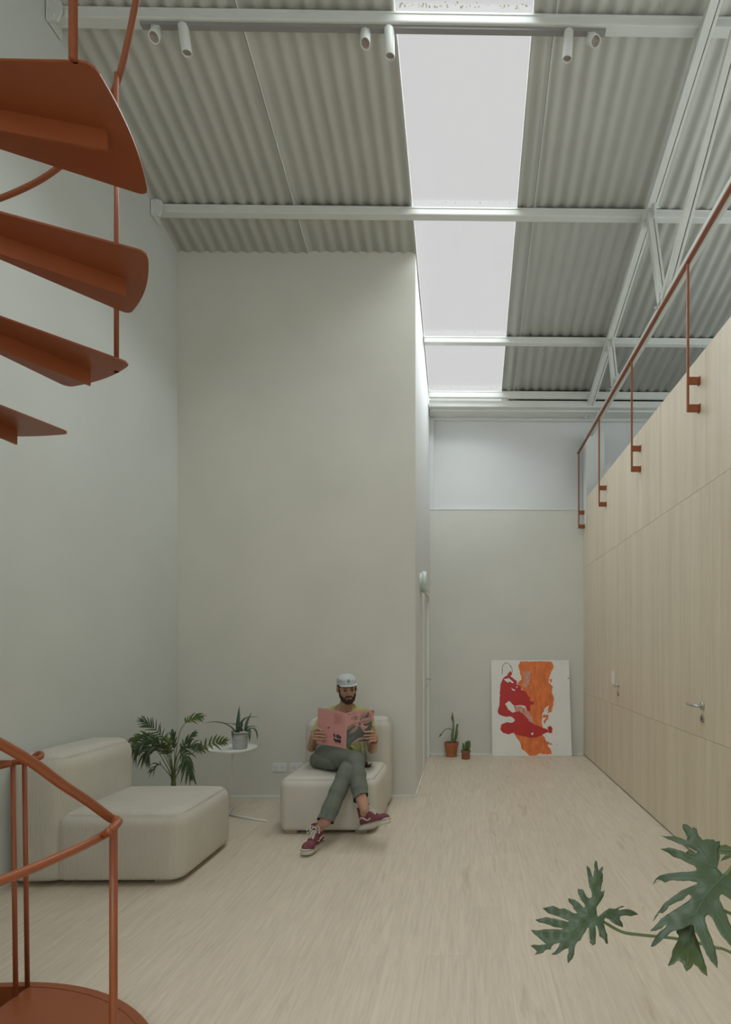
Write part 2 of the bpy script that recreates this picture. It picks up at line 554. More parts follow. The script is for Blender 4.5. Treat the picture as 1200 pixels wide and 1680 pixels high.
def wall_yz(name, x0, x1, pts, m):
    """wall slab lying in the depth direction, outline in (y, z)"""
    bm = bmesh.new()
    b2 = bmesh.new()
    A = [b2.verts.new((x0, y, z)) for y, z in pts]
    B = [b2.verts.new((x1, y, z)) for y, z in pts]
    n = len(pts)
    b2.faces.new(A); b2.faces.new(B[::-1])
    for i in range(n):
        b2.faces.new((A[i], A[(i + 1) % n], B[(i + 1) % n], B[i]))
    merge(bm, b2)
    return struct(link(name, bm, m))

# floor with the round stair opening
bm = bmesh.new()
NS = 96
S = 0.9645
ring, sq = [], []
for k in range(NS):
    a = 2 * PI * k / NS
    c, s = math.cos(a), math.sin(a)
    ring.append(bm.verts.new((SC.x + 0.9625 * c, SC.y + 0.9625 * s, 0)))
    q = S / max(abs(c), abs(s))
    sq.append(bm.verts.new((SC.x + q * c, SC.y + q * s, 0)))
for k in range(NS):
    bm.faces.new((ring[k], sq[k], sq[(k + 1) % NS], ring[(k + 1) % NS]))
for x0, x1, y0, y1 in ((XL - 0.1, XM, Y0, SC.y - S), (XL - 0.1, XM, SC.y + S, YB + 0.1), (SC.x + S, XM, SC.y - S, SC.y + S), (XL - 0.1, SC.x - S, SC.y - S, SC.y + S)):
    bm.faces.new([bm.verts.new((x, y, 0)) for x, y in ((x0, y0), (x1, y0), (x1, y1), (x0, y1))])
bm.normal_update()
for f in bm.faces:
    if f.normal.z < 0:
        f.normal_flip()
struct(link('floor', bm, M_FLOOR, recalc=False), 'pale oak plank floor')

wall_yz('wall_left', XL - 0.15, XL, [(Y0, -2.9), (YF + 0.2, -2.9), (YF + 0.2, roofz(YF + 0.2) + 0.06), (Y0, roofz(Y0) + 0.06)], M_PLASTER_L)
# block that juts into the room on the left
bm = bmesh.new()
box(bm, XL, XA, YF, YF + 0.15, 0, roofz(YF) + 0.03)
struct(link('wall_front', bm, M_PLASTER), 'warm grey plaster wall behind the armchair')
DY0, DY1, DH = 6.40, 7.26, 2.12
side = wall_yz('wall_side', XA - 0.15, XA, [(YF + 0.15, 0), (DY0, 0), (DY0, DH), (DY1, DH), (DY1, 0), (YB, 0), (YB, roofz(YB) + 0.04), (YF + 0.15, roofz(YF + 0.15) + 0.04)], M_WHITEWALL)
# thin bright corner return in front of the side wall
bm = bmesh.new()
box(bm, XA - 0.15, XA + 0.0015, YF + 0.0015, YF + 0.16, 0, roofz(YF + 0.16) + 0.03)
struct(link('trim_1', bm, M_WHITEWALL), 'white corner return')
# far wall: grey plaster below, white recessed above
bm = bmesh.new()
box(bm, XA - 0.2, XM, YB, YB + 0.2, 0, 3.334)
struct(link('wall_far', bm, M_PLASTER_F), 'grey plaster far wall')
bm = bmesh.new()
box(bm, XA - 0.2, XM, YB + 0.07, YB + 0.2, 3.334, roofz(YB) + 0.06)
box(bm, XA - 0.2, XA + 0.055, YB - 0.0, YB + 0.2, 3.334, roofz(YB) + 0.06)
box(bm, XA + 0.05, XM, YB - 0.0, YB + 0.2, 4.585, roofz(YB) + 0.06)
struct(link('wall_far_upper', bm, M_WHITEWALL), 'white upper part of the far wall')
bm = bmesh.new()
box(bm, XA, XM, YB - 0.006, YB + 0.07, 3.322, 3.337, 0.002)
struct(link('trim_2', bm, M_WHITE), 'thin white ledge line on the far wall')
bm = bmesh.new()
box(bm, XA + 0.055, XM, YB + 0.01, YB + 0.07, 4.545, 4.585, 0.003)
struct(link('trim_3', bm, M_WHITE), 'white blind rail at the top of the far wall')
# wall behind the camera and mezzanine side wall, openings added for the fill lamps
bm = bmesh.new()
for x0, x1, z0, z1 in ((XL, -2.1, 0, 8), (1.5, XM, 0, 8), (-2.1, 1.5, 0, 1.3), (-2.1, 1.5, 4.7, 8)):
    box(bm, x0, x1, Y0 - 0.15, Y0, z0, min(z1, roofz(Y0) + 0.05))
struct(link('wall_back', bm, M_WHITEWALL))
bm = bmesh.new()
for y0, y1, z0, z1 in ((Y0, YB + 0.2, 0, 3.6), (Y0, YB + 0.2, 5.0, 7.55), (Y0, 0.7, 3.6, 5.0), (5.7, YB + 0.2, 3.6, 5.0)):
    box(bm, XM, XM + 0.15, y0, y1, z0, z1)
struct(link('wall_mezzanine', bm, M_WHITEWALL))
bm = bmesh.new()
box(bm, XW + 0.16, XM, Y0, YB, 2.95, 3.1)
struct(link('floor_mezzanine', bm, M_WHITE))

# corrugated roof sheets
PITCH, AMP = 0.116, 0.0095
def corrugated(name, x0, x1, y0, y1, dz, label):
    bm = bmesh.new()
    n = max(2, int((x1 - x0) / (PITCH / 12)))
    xs = [x0 + (x1 - x0) * i / n for i in range(n + 1)]
    ny = 2
    rows = []
    for lay in (0, 0.007):
        for j in range(ny):
            y = y0 + (y1 - y0) * j / (ny - 1)
            rows.append([bm.verts.new((x, y, roofz(y) + dz + lay + AMP * (1 + math.sin(2 * PI * x / PITCH)))) for x in xs])
    for a, b in ((0, 1), (3, 2)):
        for i in range(n):
            bm.faces.new((rows[a][i], rows[a][i + 1], rows[b][i + 1], rows[b][i]))
    for a, b in ((0, 2), (1, 3)):
        for i in range(n):
            bm.faces.new((rows[a][i], rows[a][i + 1], rows[b][i + 1], rows[b][i]))
    for i in (0, n):
        bm.faces.new((rows[0][i], rows[1][i], rows[3][i], rows[2][i]))
    return struct(link(name, bm, M_ROOF, smooth=False), label)
SK0, SK1 = -0.485, 0.452
YR0, YR1 = Y0 - 0.2, YB + 0.25
ceil = struct(empty('ceiling'), 'white corrugated roof sheets')
for x0, x1, dz in ((XL - 0.16, -1.54, 0.0), (-1.548, SK0, 0.013), (SK1, 0.605, 0.0), (0.598, 1.66, 0.012), (1.65, XM + 0.2, 0.0)):
    o = corrugated('roof_sheet', x0, x1, YR0, YR1, dz, None)
    o.parent = ceil
for o in ceil.children:
    for p in o.data.polygons:
        p.use_smooth = abs(p.normal.y) < 0.9
for xs_ in (-1.544, 0.6015):
    bm = bmesh.new()
    tube(bm, [(xs_, YR0, roofz(YR0) + 0.001), (xs_, YR1, roofz(YR1) + 0.001)], 0.0035, 6)
    link('overlap_shadow', bm, M_TRACK, ceil)  # dark tube stands in for the shadow where the sheets overlap
# end closures of the roof opening (beyond both ends) and upstands
bm = bmesh.new()
for x in (SK0 - 0.03, SK1):
    b2 = bmesh.new()
    v = []
    for xx in (x, x + 0.03):
        for y in (YR0, YR1):
            for z in (0.022, 0.034):
                v.append(b2.verts.new((xx, y, roofz(y) + z)))
    for f in ((0, 1, 3, 2), (4, 6, 7, 5), (0, 4, 5, 1), (2, 3, 7, 6), (0, 2, 6, 4), (1, 5, 7, 3)):
        b2.faces.new([v[i] for i in f])
    merge(bm, b2)
struct(link('trim_4', bm, M_WHITE), 'white upstands of the roof light')
bm = bmesh.new()
vs = [bm.verts.new((x, y, roofz(y) + z)) for z in (0.036, 0.042) for x, y in ((SK0, YR0), (SK1, YR0), (SK1, YR1), (SK0, YR1))]
for f in ((3, 2, 1, 0), (4, 5, 6, 7), (0, 1, 5, 4), (1, 2, 6, 5), (2, 3, 7, 6), (3, 0, 4, 7)):
    bm.faces.new([vs[i] for i in f])
struct(link('window_1', bm, M_GLASS), 'long glazed roof light')
# outside ground-cover: roof beyond
# baseboards
def base(name, x0, x1, y0, y1):
    bm = bmesh.new()
    box(bm, x0, x1, y0, y1, 0, 0.022, 0.002)
    return struct(link(name, bm, M_WHITE), 'slim white baseboard')
base('baseboard_left', XL, XL + 0.01, SC.y + 1.0, YF)
base('baseboard_front', XL, XA + 0.01, YF - 0.012, YF)
base('baseboard_far', XA, XW, YB - 0.012, YB)
bm = bmesh.new()
for a, b in ((YF, DY0 - 0.05), (DY1 + 0.05, YB)):
    box(bm, XA, XA + 0.011, a, b, 0, 0.03, 0.002)
struct(link('baseboard_side', bm, M_WHITE), 'slim white baseboard')

# white door in the side wall
d3 = struct(empty('door_3', (XA, (DY0 + DY1) / 2, 0)), 'white door in the narrow side wall')
bm = bmesh.new(); box(bm, XA - 0.06, XA - 0.02, DY0 + 0.01, DY1 - 0.01, 0.005, DH - 0.01, 0.002)
link('door_leaf', bm, M_WHITE, d3)
bm = bmesh.new()
for a in ((DY0 - 0.055, DY0 + 0.012, 0, DH + 0.05), (DY1 - 0.012, DY1 + 0.055, 0, DH + 0.05), (DY0, DY1, DH - 0.01, DH + 0.05)):
    box(bm, XA - 0.05, XA + 0.012, a[0], a[1], a[2], a[3], 0.003)
link('door_frame', bm, M_WHITE, d3)

def lever_handle(parent, x, y, z, sx, sy, label=None):
    """rose + bent lever + keyhole plate on a door face at x, opening side sx, lever pointing sy"""
    bm = bmesh.new()
    cyl(bm, (x, y, z), (x + sx * 0.009, y, z), 0.026, 28)
    pts = catmull([(x, y, z), (x + sx * 0.035, y, z), (x + sx * 0.052, y + sy * 0.014, z), (x + sx * 0.055, y + sy * 0.06, z - 0.002), (x + sx * 0.053, y + sy * 0.132, z + 0.004)], 6)
    tube(bm, pts, 0.0095, 14)
    h = link('door_handle', bm, M_CHROME, parent, smooth=True)
    bm = bmesh.new()
    cyl(bm, (x, y, z - 0.085), (x + sx * 0.009, y, z - 0.085), 0.026, 28)
    k = link('keyhole_rose', bm, M_CHROME, parent)
    bm = bmesh.new()
    box(bm, x + sx * 0.0085, x + sx * 0.0105, y - 0.004, y + 0.004, z - 0.098, z - 0.073)
    kk = link('keyhole', bm, M_INK, k)
    return h
lever_handle(d3, XA - 0.02, DY1 - 0.09, 1.05, 1, -1)

# ---------------------------------------------------------------- timber wall with two concealed doors
bm = bmesh.new()
box(bm, XW + 0.022, XW + 0.16, Y0, YB, 0, WOODTOP - 0.002)
wr = struct(link('wall_right', bm, M_GAP), 'pale ash panelled wall')
Z1, Z2 = 0.843, 2.532
G = 0.0022
def panel(parent, y0, y1, z0, z1, name='panel'):
    bm = bmesh.new()
    box(bm, XW, XW + 0.021, y0 + G / 2, y1 - G / 2, z0 + G / 2, z1 - G / 2, 0.0008)
    return link(name, bm, M_WOOD, parent)
ye = [YB, 5.852, 4.532, 3.649, 2.4, 1.1, -0.2, -1.5, Y0]
for i in range(len(ye) - 1):
    panel(wr, ye[i + 1], ye[i], 0.012, Z1)
for a, b in ((5.852, YB), (4.532, 4.993), (2.4, 3.649), (1.1, 2.4), (-0.2, 1.1), (-1.5, -0.2), (Y0, -1.5)):
    panel(wr, a, b, Z1, Z2)
yt = [YB, 6.6, 4.993, 4.532, 3.649, 2.4, 1.1, -0.2, -1.5, Y0]
for i in range(len(yt) - 1):
    panel(wr, yt[i + 1], yt[i], Z2, WOODTOP)
d1 = struct(empty('door_1', (XW, 4.09, 0)), 'concealed timber door nearest the camera')
panel(d1, 3.649, 4.532, Z1, Z2, 'door_leaf')
lever_handle(d1, XW, 3.69, 1.06, -1, 1)
d2 = struct(empty('door_2', (XW, 5.42, 0)), 'concealed timber door farther along the wall')
panel(d2, 4.993, 5.852, Z1, Z2, 'door_leaf')
lever_handle(d2, XW, 5.75, 1.06, -1, -1)
# white wall plate beside the far door
sp = empty('wall_switch', P(1007, 1112, X=XW))
q = P(1007, 1112, X=XW)
bm = bmesh.new(); box(bm, XW - 0.012, XW, q.y - 0.045, q.y + 0.045, q.z - 0.07, q.z + 0.07, 0.003)
link('cover_plate', bm, M_WHITE, sp)
for dz in (-0.03, 0.03):
    bm = bmesh.new(); box(bm, XW - 0.016, XW - 0.011, q.y - 0.022, q.y + 0.022, q.z + dz - 0.022, q.z + dz + 0.022, 0.002)
    link('rocker', bm, M_WHITE, sp)
tag(sp, 'slim white switch plate on the timber wall above the farther lever handle', 'switch')

# ================================================================== ROOF STEEL
def purlin(y, x0, x1, label, bracket=True, h=0.07, w=0.075, drop=0.0):
    z = roofz(y) - drop
    root = empty('roof_beam', ((x0 + x1) / 2, y, z - h))
    bm = bmesh.new()
    box(bm, x0, x1, y, y + w, z - h, z, 0.009)
    box(bm, x0, x1, y - 0.004, y + 0.012, z - 0.016, z - 0.002, 0.002)
    link('beam', bm, M_STEEL, root)
    if bracket:
        bm = bmesh.new()
        yy, zz = y - 0.012, z - h / 2 - 0.005
        prism(bm, [(0, -0.085), (0.07, -0.085), (0.10, -0.02), (0.10, 0.03), (0.07, 0.095), (0, 0.095)], 0, 0.012,
              Matrix.Translation((x0 + 0.0, yy, zz)) @ Matrix.Rotation(PI / 2, 4, 'X'))
        box(bm, x0 - 0.0, x0 + 0.012, y - 0.03, y + w + 0.03, z - h - 0.05, z + 0.03, 0.003)
        br = link('end_bracket', bm, M_STEEL, root)
        for dz in (-0.05, 0.05):
            bm = bmesh.new()
            cyl(bm, (x0 + 0.05, yy - 0.022, zz + dz), (x0 + 0.05, yy - 0.006, zz + dz), 0.010, 6)
            link('bolt', bm, M_STEEL, br)
    tag(root, label, 'beam')
    return root
purlin(3.73, XL + 0.005, XM - 0.02, 'white steel roof beam carrying the spotlight track')
purlin(4.946, XL + 0.005, XM - 0.02, 'white steel roof beam just in front of the tall plaster block')
purlin(6.31, XA + 0.01, XM - 0.02, 'white steel roof beam crossing the roof light behind the plaster block', bracket=False)
purlin(7.14, XA + 0.01, XM - 0.02, 'last thin white steel beam where the roof light ends', bracket=False, h=0.085, w=0.05)
for y, lab in ((2.5, 'white steel roof beam above the camera'), (1.2, 'white steel roof beam behind the spotlights, over the stair'),):
    purlin(y, XL + 0.005, XM - 0.02, lab)
bm = bmesh.new()
box(bm, XA + 0.01, XM - 0.02, 7.20, 7.47, 4.60, roofz(7.47) - 0.001, 0.006)
box(bm, XA + 0.01, XM - 0.02, 7.28, 7.47, 4.575, 4.60, 0.003)
eb = tag(link('edge_beam', bm, M_STEEL), 'deep white fascia beam along the top of the far wall', 'beam')

# truss above the timber wall
tr = empty('roof_truss', (1.63, 3.5, 4.3))
def bar(bm, a, b, w, h):
    a, b = Vector(a), Vector(b)
    L = (b - a).length
    x, y, z = frame_z(b - a)
    m = Matrix.Translation(a) @ Matrix((x, y, z)).transposed().to_4x4()
    box(bm, -w / 2, w / 2, -h / 2, h / 2, 0, L, 0.004, m)
XT = 1.635
bm = bmesh.new()
o1 = 0.11
for dx, w_ in ((-0.024, 0.058), (0.022, 0.022)):
    bar(bm, (XT + dx, Y0, roofz(Y0) - o1), (XT + dx, 7.44, roofz(7.44) - o1), w_, 0.065)
link('top_chord', bm, M_STEEL, tr)
bm = bmesh.new()
bar(bm, (1.622, Y0, 4.300), (1.622, 7.3, 4.300), 0.030, 0.045)
bar(bm, (1.656, Y0, 4.292), (1.656, 7.3, 4.292), 0.030, 0.062)
link('bottom_chord', bm, M_STEEL, tr)
def web(yb, yt, double=True):
    bm = bmesh.new()
    for dx, w_ in ((-0.022, 0.044), (0.019, 0.022)):
        bar(bm, (XT + dx, yb, 4.31), (XT + dx, yt, roofz(yt) - o1), w_, 0.045)
    link('web_strut', bm, M_STEEL, tr)
web(4.56, 4.86); web(6.02, 6.22); web(4.5, 1.9); web(3.1, 3.55) if False else None
web(1.8, 1.95)
for y, z in ((4.57, 4.34), (6.02, 4.34), (4.86, roofz(4.86) - 0.14), (6.22, roofz(6.22) - 0.14)):
    bm = bmesh.new()
    box(bm, XT - 0.006, XT + 0.006, y - 0.10, y + 0.10, z - 0.08, z + 0.07, 0.003)
    g_ = link('gusset_plate', bm, M_STEEL, tr)
    for dy, dz in ((-0.06, 0.02), (0.05, -0.03)):
        bm = bmesh.new()
        cyl(bm, (XT - 0.052, y + dy, z + dz), (XT + 0.05, y + dy, z + dz), 0.011, 6)
        link('bolt', bm, M_STEEL, g_)
tag(tr, 'white steel truss running along the mezzanine edge below the corrugated roof', 'truss')
# white column at the far end under the truss
bm = bmesh.new()
box(bm, XT - 0.05, XT + 0.20, 7.30, 7.47, 3.1, 4.33, 0.004)
tag(link('mezzanine_column', bm, M_WHITE), 'boxed white column under the far end of the truss', 'column')
# pale box on the mezzanine, only its top corner shows over the timber
bm = bmesh.new()
q = P(1006, 757, Y=6.6)
box(bm, q.x - 0.05, q.x + 0.40, 6.55, 6.95, 3.1, q.z, 0.006)
tag(link('service_box', bm, M_DUCT), 'pale grey box peeking over the timber wall near its far end', 'box')

# ---------------------------------------------------------------- orange mezzanine railing
rl = empty('mezzanine_railing', (1.51, 4, 3.1))
bm = bmesh.new()
box(bm, 1.495, 1.525, Y0 + 0.1, 7.45, 4.075, 4.09, 0.002)
link('handrail', bm, M_RUST, rl)
py = [7.407, 6.263, 5.023, 3.744, 2.45, 1.15, -0.15, -1.45]
for y in py:
    bm = bmesh.new()
    box(bm, 1.503, 1.518, y - 0.0075, y + 0.0075, 3.06, 4.078, 0.001)
    po = link('post', bm, M_RUST, rl)
    for z in (3.085, 3.272):
        bm = bmesh.new()
        box(bm, 1.517, XW + 0.001, y - 0.006, y + 0.006, z - 0.026, z + 0.026, 0.001)
        box(bm, XW - 0.006, XW + 0.0005, y - 0.02, y + 0.02, z - 0.026, z + 0.026, 0.001)
        link('bracket', bm, M_RUST, po)
tag(rl, 'slender terracotta steel railing bracketed off the top of the timber wall', 'railing')

# ---------------------------------------------------------------- track and six spotlights
tz = roofz(3.73) - 0.07
xa, xb = P(231, 45, Y=3.76).x, P(994, 45, Y=3.76).x
bm = bmesh.new()
box(bm, xa, xb, 3.748, 3.786, tz - 0.022, tz + 0.0005, 0.002)
tag(link('lighting_track', bm, M_TRACK), 'long grey lighting track under the nearest white roof beam', 'track')
spots = [
    (256, (0.16, -0.50, -0.80), 'leftmost small white spotlight on the track, tilted towards the camera'),
    (302, (0.10, 0.12, -1.0), 'white spotlight second from the left on the track, pointing down'),
    (600, (0.06, -0.42, -0.88), 'white spotlight left of the roof light, tilted towards the camera'),
    (639, (0.02, 0.12, -1.0), 'white spotlight at the left edge of the roof light, pointing down'),
    (933, (-0.05, 0.12, -1.0), 'white spotlight right of the roof light, pointing down'),
    (971, (0.08, -0.55, -0.70), 'rightmost white spotlight on the track, tilted towards the camera')]
for px, d, lab in spots:
    x = P(px, 48, Y=3.765).x
    r = empty('spotlight', (x, 3.767, tz - 0.022))
    d = Vector(d).normalized()
    c = Vector((x, 3.767, tz - 0.058))
    bm = bmesh.new()
    box(bm, x - 0.028, x + 0.028, 3.752, 3.782, tz - 0.034, tz - 0.0215, 0.002)
    cyl(bm, (x, 3.767, tz - 0.034), (x, 3.767, tz - 0.06), 0.009)
    link('mount', bm, M_WHITE, r)
    bm = bmesh.new()
    a, b, z = frame_z(d)
    mt = Matrix.Translation(c - d * 0.045) @ Matrix((a, b, z)).transposed().to_4x4()
    lathe(bm, [(0.004, 0), (0.030, 0.0), (0.034, 0.006), (0.034, 0.168), (0.0325, 0.171), (0.029, 0.171), (0.027, 0.150), (0.002, 0.150)], 32, mt)
    link('housing', bm, M_WHITE, r, smooth=True)
    bm = bmesh.new()
    lathe(bm, [(0.002, 0.152), (0.0265, 0.152), (0.0265, 0.160), (0.020, 0.157), (0.002, 0.155)], 28, mt)
    link('lens', bm, M_LENS, r)
    tag(r, lab, 'spotlight', 'track spotlights')

# leaf litter lying on the glazing against the beams
bm = bmesh.new()
for yb, n in ((3.73, 60), (4.946, 14), (6.31, 4), (7.14, 16)):
    for k in range(n):
        u = random.random()
        x = SK0 + 0.03 + (SK1 - SK0 - 0.06) * (u ** 1.7 if yb in (3.73, 7.14) else u)
        s = random.uniform(0.003, 0.008) * (1.3 if yb == 3.73 else 1)
        y = yb + 0.012 - abs(random.gauss(0, 0.010))
        z = roofz(y) + 0.046
        ellipsoid(bm, (x, y, z), (s, s * 0.8, s * random.uniform(0.3, 0.9)), Euler((random.random() * 3, random.random() * 3, 0)).to_matrix(), 6)
tag(link('leaf_litter', bm, M_LITTER), 'dry leaf litter caught on the roof light above the beams', 'leaves', kind='stuff')

# ================================================================== SPIRAL STAIRCASE
st = empty('spiral_staircase', (SC.x, SC.y, 0))
RISE, TW = 0.188, 24.8
H0, A0 = 2.3095, 74.8
def cp(r, deg, z):
    a = math.radians(deg)
    return Vector((SC.x + r * math.cos(a), SC.y + r * math.sin(a), z))
def arc_outline(r0, r1, a0, a1, n=18, rc=0.03):
    """wedge outline around the stair centre with rounded outer corners"""
    pts = []
    da = math.degrees(rc / r1)
    pts.append(cp(r0, a0, 0)); pts.append(cp(r1 - rc, a0, 0))
    for t in (0.3, 0.7):
        pts.append(cp(r1 - rc * (1 - t) ** 2 * 1.0, a0 + da * t ** 2, 0))
    for k in range(n + 1):
        pts.append(cp(r1, a0 + da + (a1 - a0 - 2 * da) * k / n, 0))
    for t in (0.7, 0.3):
        pts.append(cp(r1 - rc * (1 - t) ** 2, a1 - da * t ** 2, 0))
    pts.append(cp(r1 - rc, a1, 0)); pts.append(cp(r0, a1, 0))
    return [(p.x, p.y) for p in pts]
def tread(k):
    a, z = A0 - TW * k, H0 + RISE * k
    bm = bmesh.new()
    out = arc_outline(0.06, SR, a, a + 25.8)
    prism(bm, out, z, z + 0.006)
    t = link('tread', bm, M_RUST, st)
    bm = bmesh.new()
    am = a + 12.0
    p, q = cp(0.05, am, 0), cp(0.862, am, 0)
    d = (q - p).normalized(); nrm = Vector((-d.y, d.x, 0))
    prism(bm, [(p + nrm * 0.004).to_2d()[:], (p - nrm * 0.004).to_2d()[:], (q - nrm * 0.004).to_2d()[:], (q + nrm * 0.004).to_2d()[:]], z - 0.055, z + 0.0005)
    link('support_bar', bm, M_RUST, t)
for k in list(range(-11, 6)) + [-15.6, -16.6, -17.6]:
    tread(k)
bm = bmesh.new()
cyl(bm, (SC.x, SC.y, -2.8), (SC.x, SC.y, 4.3), 0.055, 40)
link('center_pole', bm, M_RUST, st, smooth=False)
# landing plate and rim
bm = bmesh.new()
out = [(SC.x, SC.y)] + [tuple(cp(0.93, -1.5 + 89 * k / 40, 0).to_2d()) for k in range(41)]
prism(bm, out, 0.055, 0.066)
link('landing_plate', bm, M_RUST, st)
bm = bmesh.new()
def ringband(bm, r0, r1, z0, z1, a0=0, a1=360, n=120):
    b2 = bmesh.new()
    prof = [(r0, z0), (r1, z0), (r1, z1), (r0, z1)]
    cl = a1 - a0 >= 360
    cnt = n if cl else n + 1
    R = []
    for k in range(cnt):
        R.append([b2.verts.new(cp(r, a0 + (a1 - a0) * k / n, z)) for r, z in prof])
    for k in range(n):
        A, B = R[k], R[(k + 1) % cnt]
        for j in range(4):
            b2.faces.new((A[j], A[(j + 1) % 4], B[(j + 1) % 4], B[j]))
    if not cl:
        b2.faces.new(R[0]); b2.faces.new(R[-1][::-1])
    merge(bm, b2)
ringband(bm, 0.9305, 0.9605, -0.30, 0.068)
link('rim_ring', bm, M_RUST, st)
bm = bmesh.new()
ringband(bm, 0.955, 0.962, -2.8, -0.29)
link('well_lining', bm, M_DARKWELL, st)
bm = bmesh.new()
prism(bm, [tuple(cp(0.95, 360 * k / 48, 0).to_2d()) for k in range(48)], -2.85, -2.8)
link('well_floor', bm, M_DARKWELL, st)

def on_cyl(x, y, R, far=True):
    d = ray(x, y)
    a = d.x ** 2 + d.y ** 2
    b = -2 * (d.x * SC.x + d.y * SC.y)
    c = SC.x ** 2 + SC.y ** 2 - R * R
    D = b * b - 4 * a * c
    t = (-b + (math.sqrt(max(D, 0)) if far else -math.sqrt(max(D, 0)))) / (2 * a)
    p = d * t
    return (math.degrees(math.atan2(p.y - SC.y, p.x - SC.x)), EYE + p.z)
RH = 0.925
# upper helical handrail: angle / height pairs
pts = [on_cyl(x, y, RH) for x, y in ((222, 0), (206, 88), (188, 153), (95, 277), (0, 325))]
pts.sort()
lowa = [on_cyl(x, y, RH, False) for x, y in ((142, 1313), (96, 1283), (38, 1242), (0, 1210))]
top = [(pts[0][0] - d, pts[0][1] + d * 0.0085 + 0.05 * min(1, d / 10)) for d in (100, 80, 60, 40, 20, 8)]
aL, hL = pts[-1]
a1, h1 = lowa[-1][0] + 360, lowa[-1][1]
mid = [(aL + (a1 - aL) * t, hL + (h1 - hL) * t) for t in (0.12, 0.25, 0.38, 0.5, 0.62, 0.75, 0.88)]
ctrl = top + pts + mid + [(a + 360, h) for a, h in reversed(lowa)]
def ctrl_h(a):
    for (a0, h0), (a1, h1) in zip(ctrl, ctrl[1:]):
        if a <= a1:
            return h0 + (h1 - h0) * (a - a0) / (a1 - a0)
    return ctrl[-1][1]
amin, amax = ctrl[0][0], ctrl[-1][0]
path = []
nst = int((amax - amin) / 4.5)
for i in range(nst + 1):
    a_ = amin + (amax - amin) * i / nst
    hh_ = sum(ctrl_h(min(amax, max(amin, a_ + d_))) for d_ in (-5, -2.5, 0, 2.5, 5)) / 5 if amax - a_ > 8 else ctrl_h(a_)
    path.append(cp(RH, a_, hh_))
end = [P(180, 1341, Y=1.40), P(191, 1345.5, Y=1.405), P(193, 1349.5, Y=1.395), P(183, 1361, Y=1.36)]
gr = [on_cyl(x, y, 0.93, False) for x, y in ((168, 1369), (115, 1395), (38, 1424), (0, 1446))]
hg = 0.985
gpath = [cp(0.93, gr[0][0] - 0.5, hg)]
a = gr[0][0] - 6
while a > 88 - 360 + 4:
    gpath.append(cp(0.93, a, hg)); a -= 8
gpath += [cp(0.93, 88 - 360 + 1.0, hg), P(63, 1236, Y=2.30), P(68, 1240, Y=2.295), P(62, 1244, Y=2.27), P(42, 1246, Y=2.25), P(21, 1251, Y=2.24), P(0, 1258, Y=2.22), cp(0.87, 110, 0.915), cp(0.87, 116, 0.85), cp(0.87, 130, 0.74), cp(0.87, 150, 0.58), cp(0.87, 175, 0.39), cp(0.87, 200, 0.2)]
bm = bmesh.new()
tube(bm, catmull(path + end, 8), 0.0105, 14)
link('upper_handrail', bm, M_RUST, st, smooth=True)
bm = bmesh.new()
tube(bm, catmull([end[-1]] + gpath, 6), 0.0105, 14)
link('guard_rail', bm, M_RUST, st, smooth=True)
def rail_h(a):
    for (a0, h0), (a1, h1) in zip(ctrl, ctrl[1:]):
        if a0 <= a <= a1:
            return h0 + (h1 - h0) * (a - a0) / (a1 - a0)
    return 1.2
def post(a, z0, z1, r=0.9, rad=0.0085):
    bm = bmesh.new()
    cyl(bm, cp(r, a, z0), cp(r, a, z1), rad, 16)
    link('rail_post', bm, M_RUST, st, smooth=True)
pa = on_cyl(187, 585, 0.905)[0]
post(pa, H0 + RISE * 1, rail_h(pa) , 0.914)
bm = bmesh.new()
p0 = P(120, 98, h=H0 + 3 * RISE)
cyl(bm, (p0.x, p0.y, H0 + 3 * RISE), (p0.x, p0.y, rail_h(1) + 0.0), 0.0095, 16)
link('rail_post', bm, M_RUST, st, smooth=True)
for k in (-9, -7, -5, -3, -1, 5):
    ak = A0 - TW * k + 1.5
    post(ak, H0 + RISE * k, rail_h(ak if ak < 340 else ak) if ak >= ctrl[0][0] else H0 + RISE * k + 1.15, 0.912)
post(4.7, 0.06, hg, 0.93, 0.0095)
for px, r_, in ((45, 0.93), ):
    p = P(45, 1619, h=0.066)
    bm = bmesh.new(); t = P(40, 1247, Y=p.y)
    cyl(bm, p, t, 0.0085, 16)
    link('rail_post', bm, M_RUST, st, smooth=True)
p = P(27, 1635, h=0.066)
bm = bmesh.new(); cyl(bm, p - Vector((0, 0, .20)), P(21, 1252, Y=2.24), 0.0085, 16)
link('rail_post', bm, M_RUST, st, smooth=True)
for ang in (130, 175, 220, 265, 310):
    post(ang, 0.06, hg, 0.93)
tag(st, 'terracotta painted steel spiral staircase rising at the left with round floor landing', 'staircase')

# ================================================================== WALL FITTINGS
def socket(px, label, group='double wall sockets'):
    q = P(px, 1259, Y=YF)
    r = empty('wall_socket', (q.x, YF, q.z))
    bm = bmesh.new(); box(bm, q.x - 0.066, q.x + 0.066, YF - 0.009, YF, q.z - 0.043, q.z + 0.043, 0.003)
    link('cover_plate', bm, M_WHITE, r)
    for dx in (-0.03, 0.03):
        bm = bmesh.new()
        box(bm, q.x + dx - 0.024, q.x + dx + 0.024, YF - 0.011, YF - 0.0085, q.z - 0.03, q.z + 0.03, 0.002)
        ins = link('insert', bm, M_WHITEWALL, r)
        for ex in (-0.009, 0.009):
            bm = bmesh.new()
            box(bm, q.x + dx + ex - 0.002, q.x + dx + ex + 0.002, YF - 0.0115, YF - 0.0108, q.z - 0.004, q.z + 0.004)
            link('pin_hole', bm, M_GREYINK, ins)
    tag(r, label, 'socket', group)
socket(459, 'white double socket on the plaster wall, fully visible left of the armchair')
socket(487.5, 'white double socket half hidden behind the armchair')
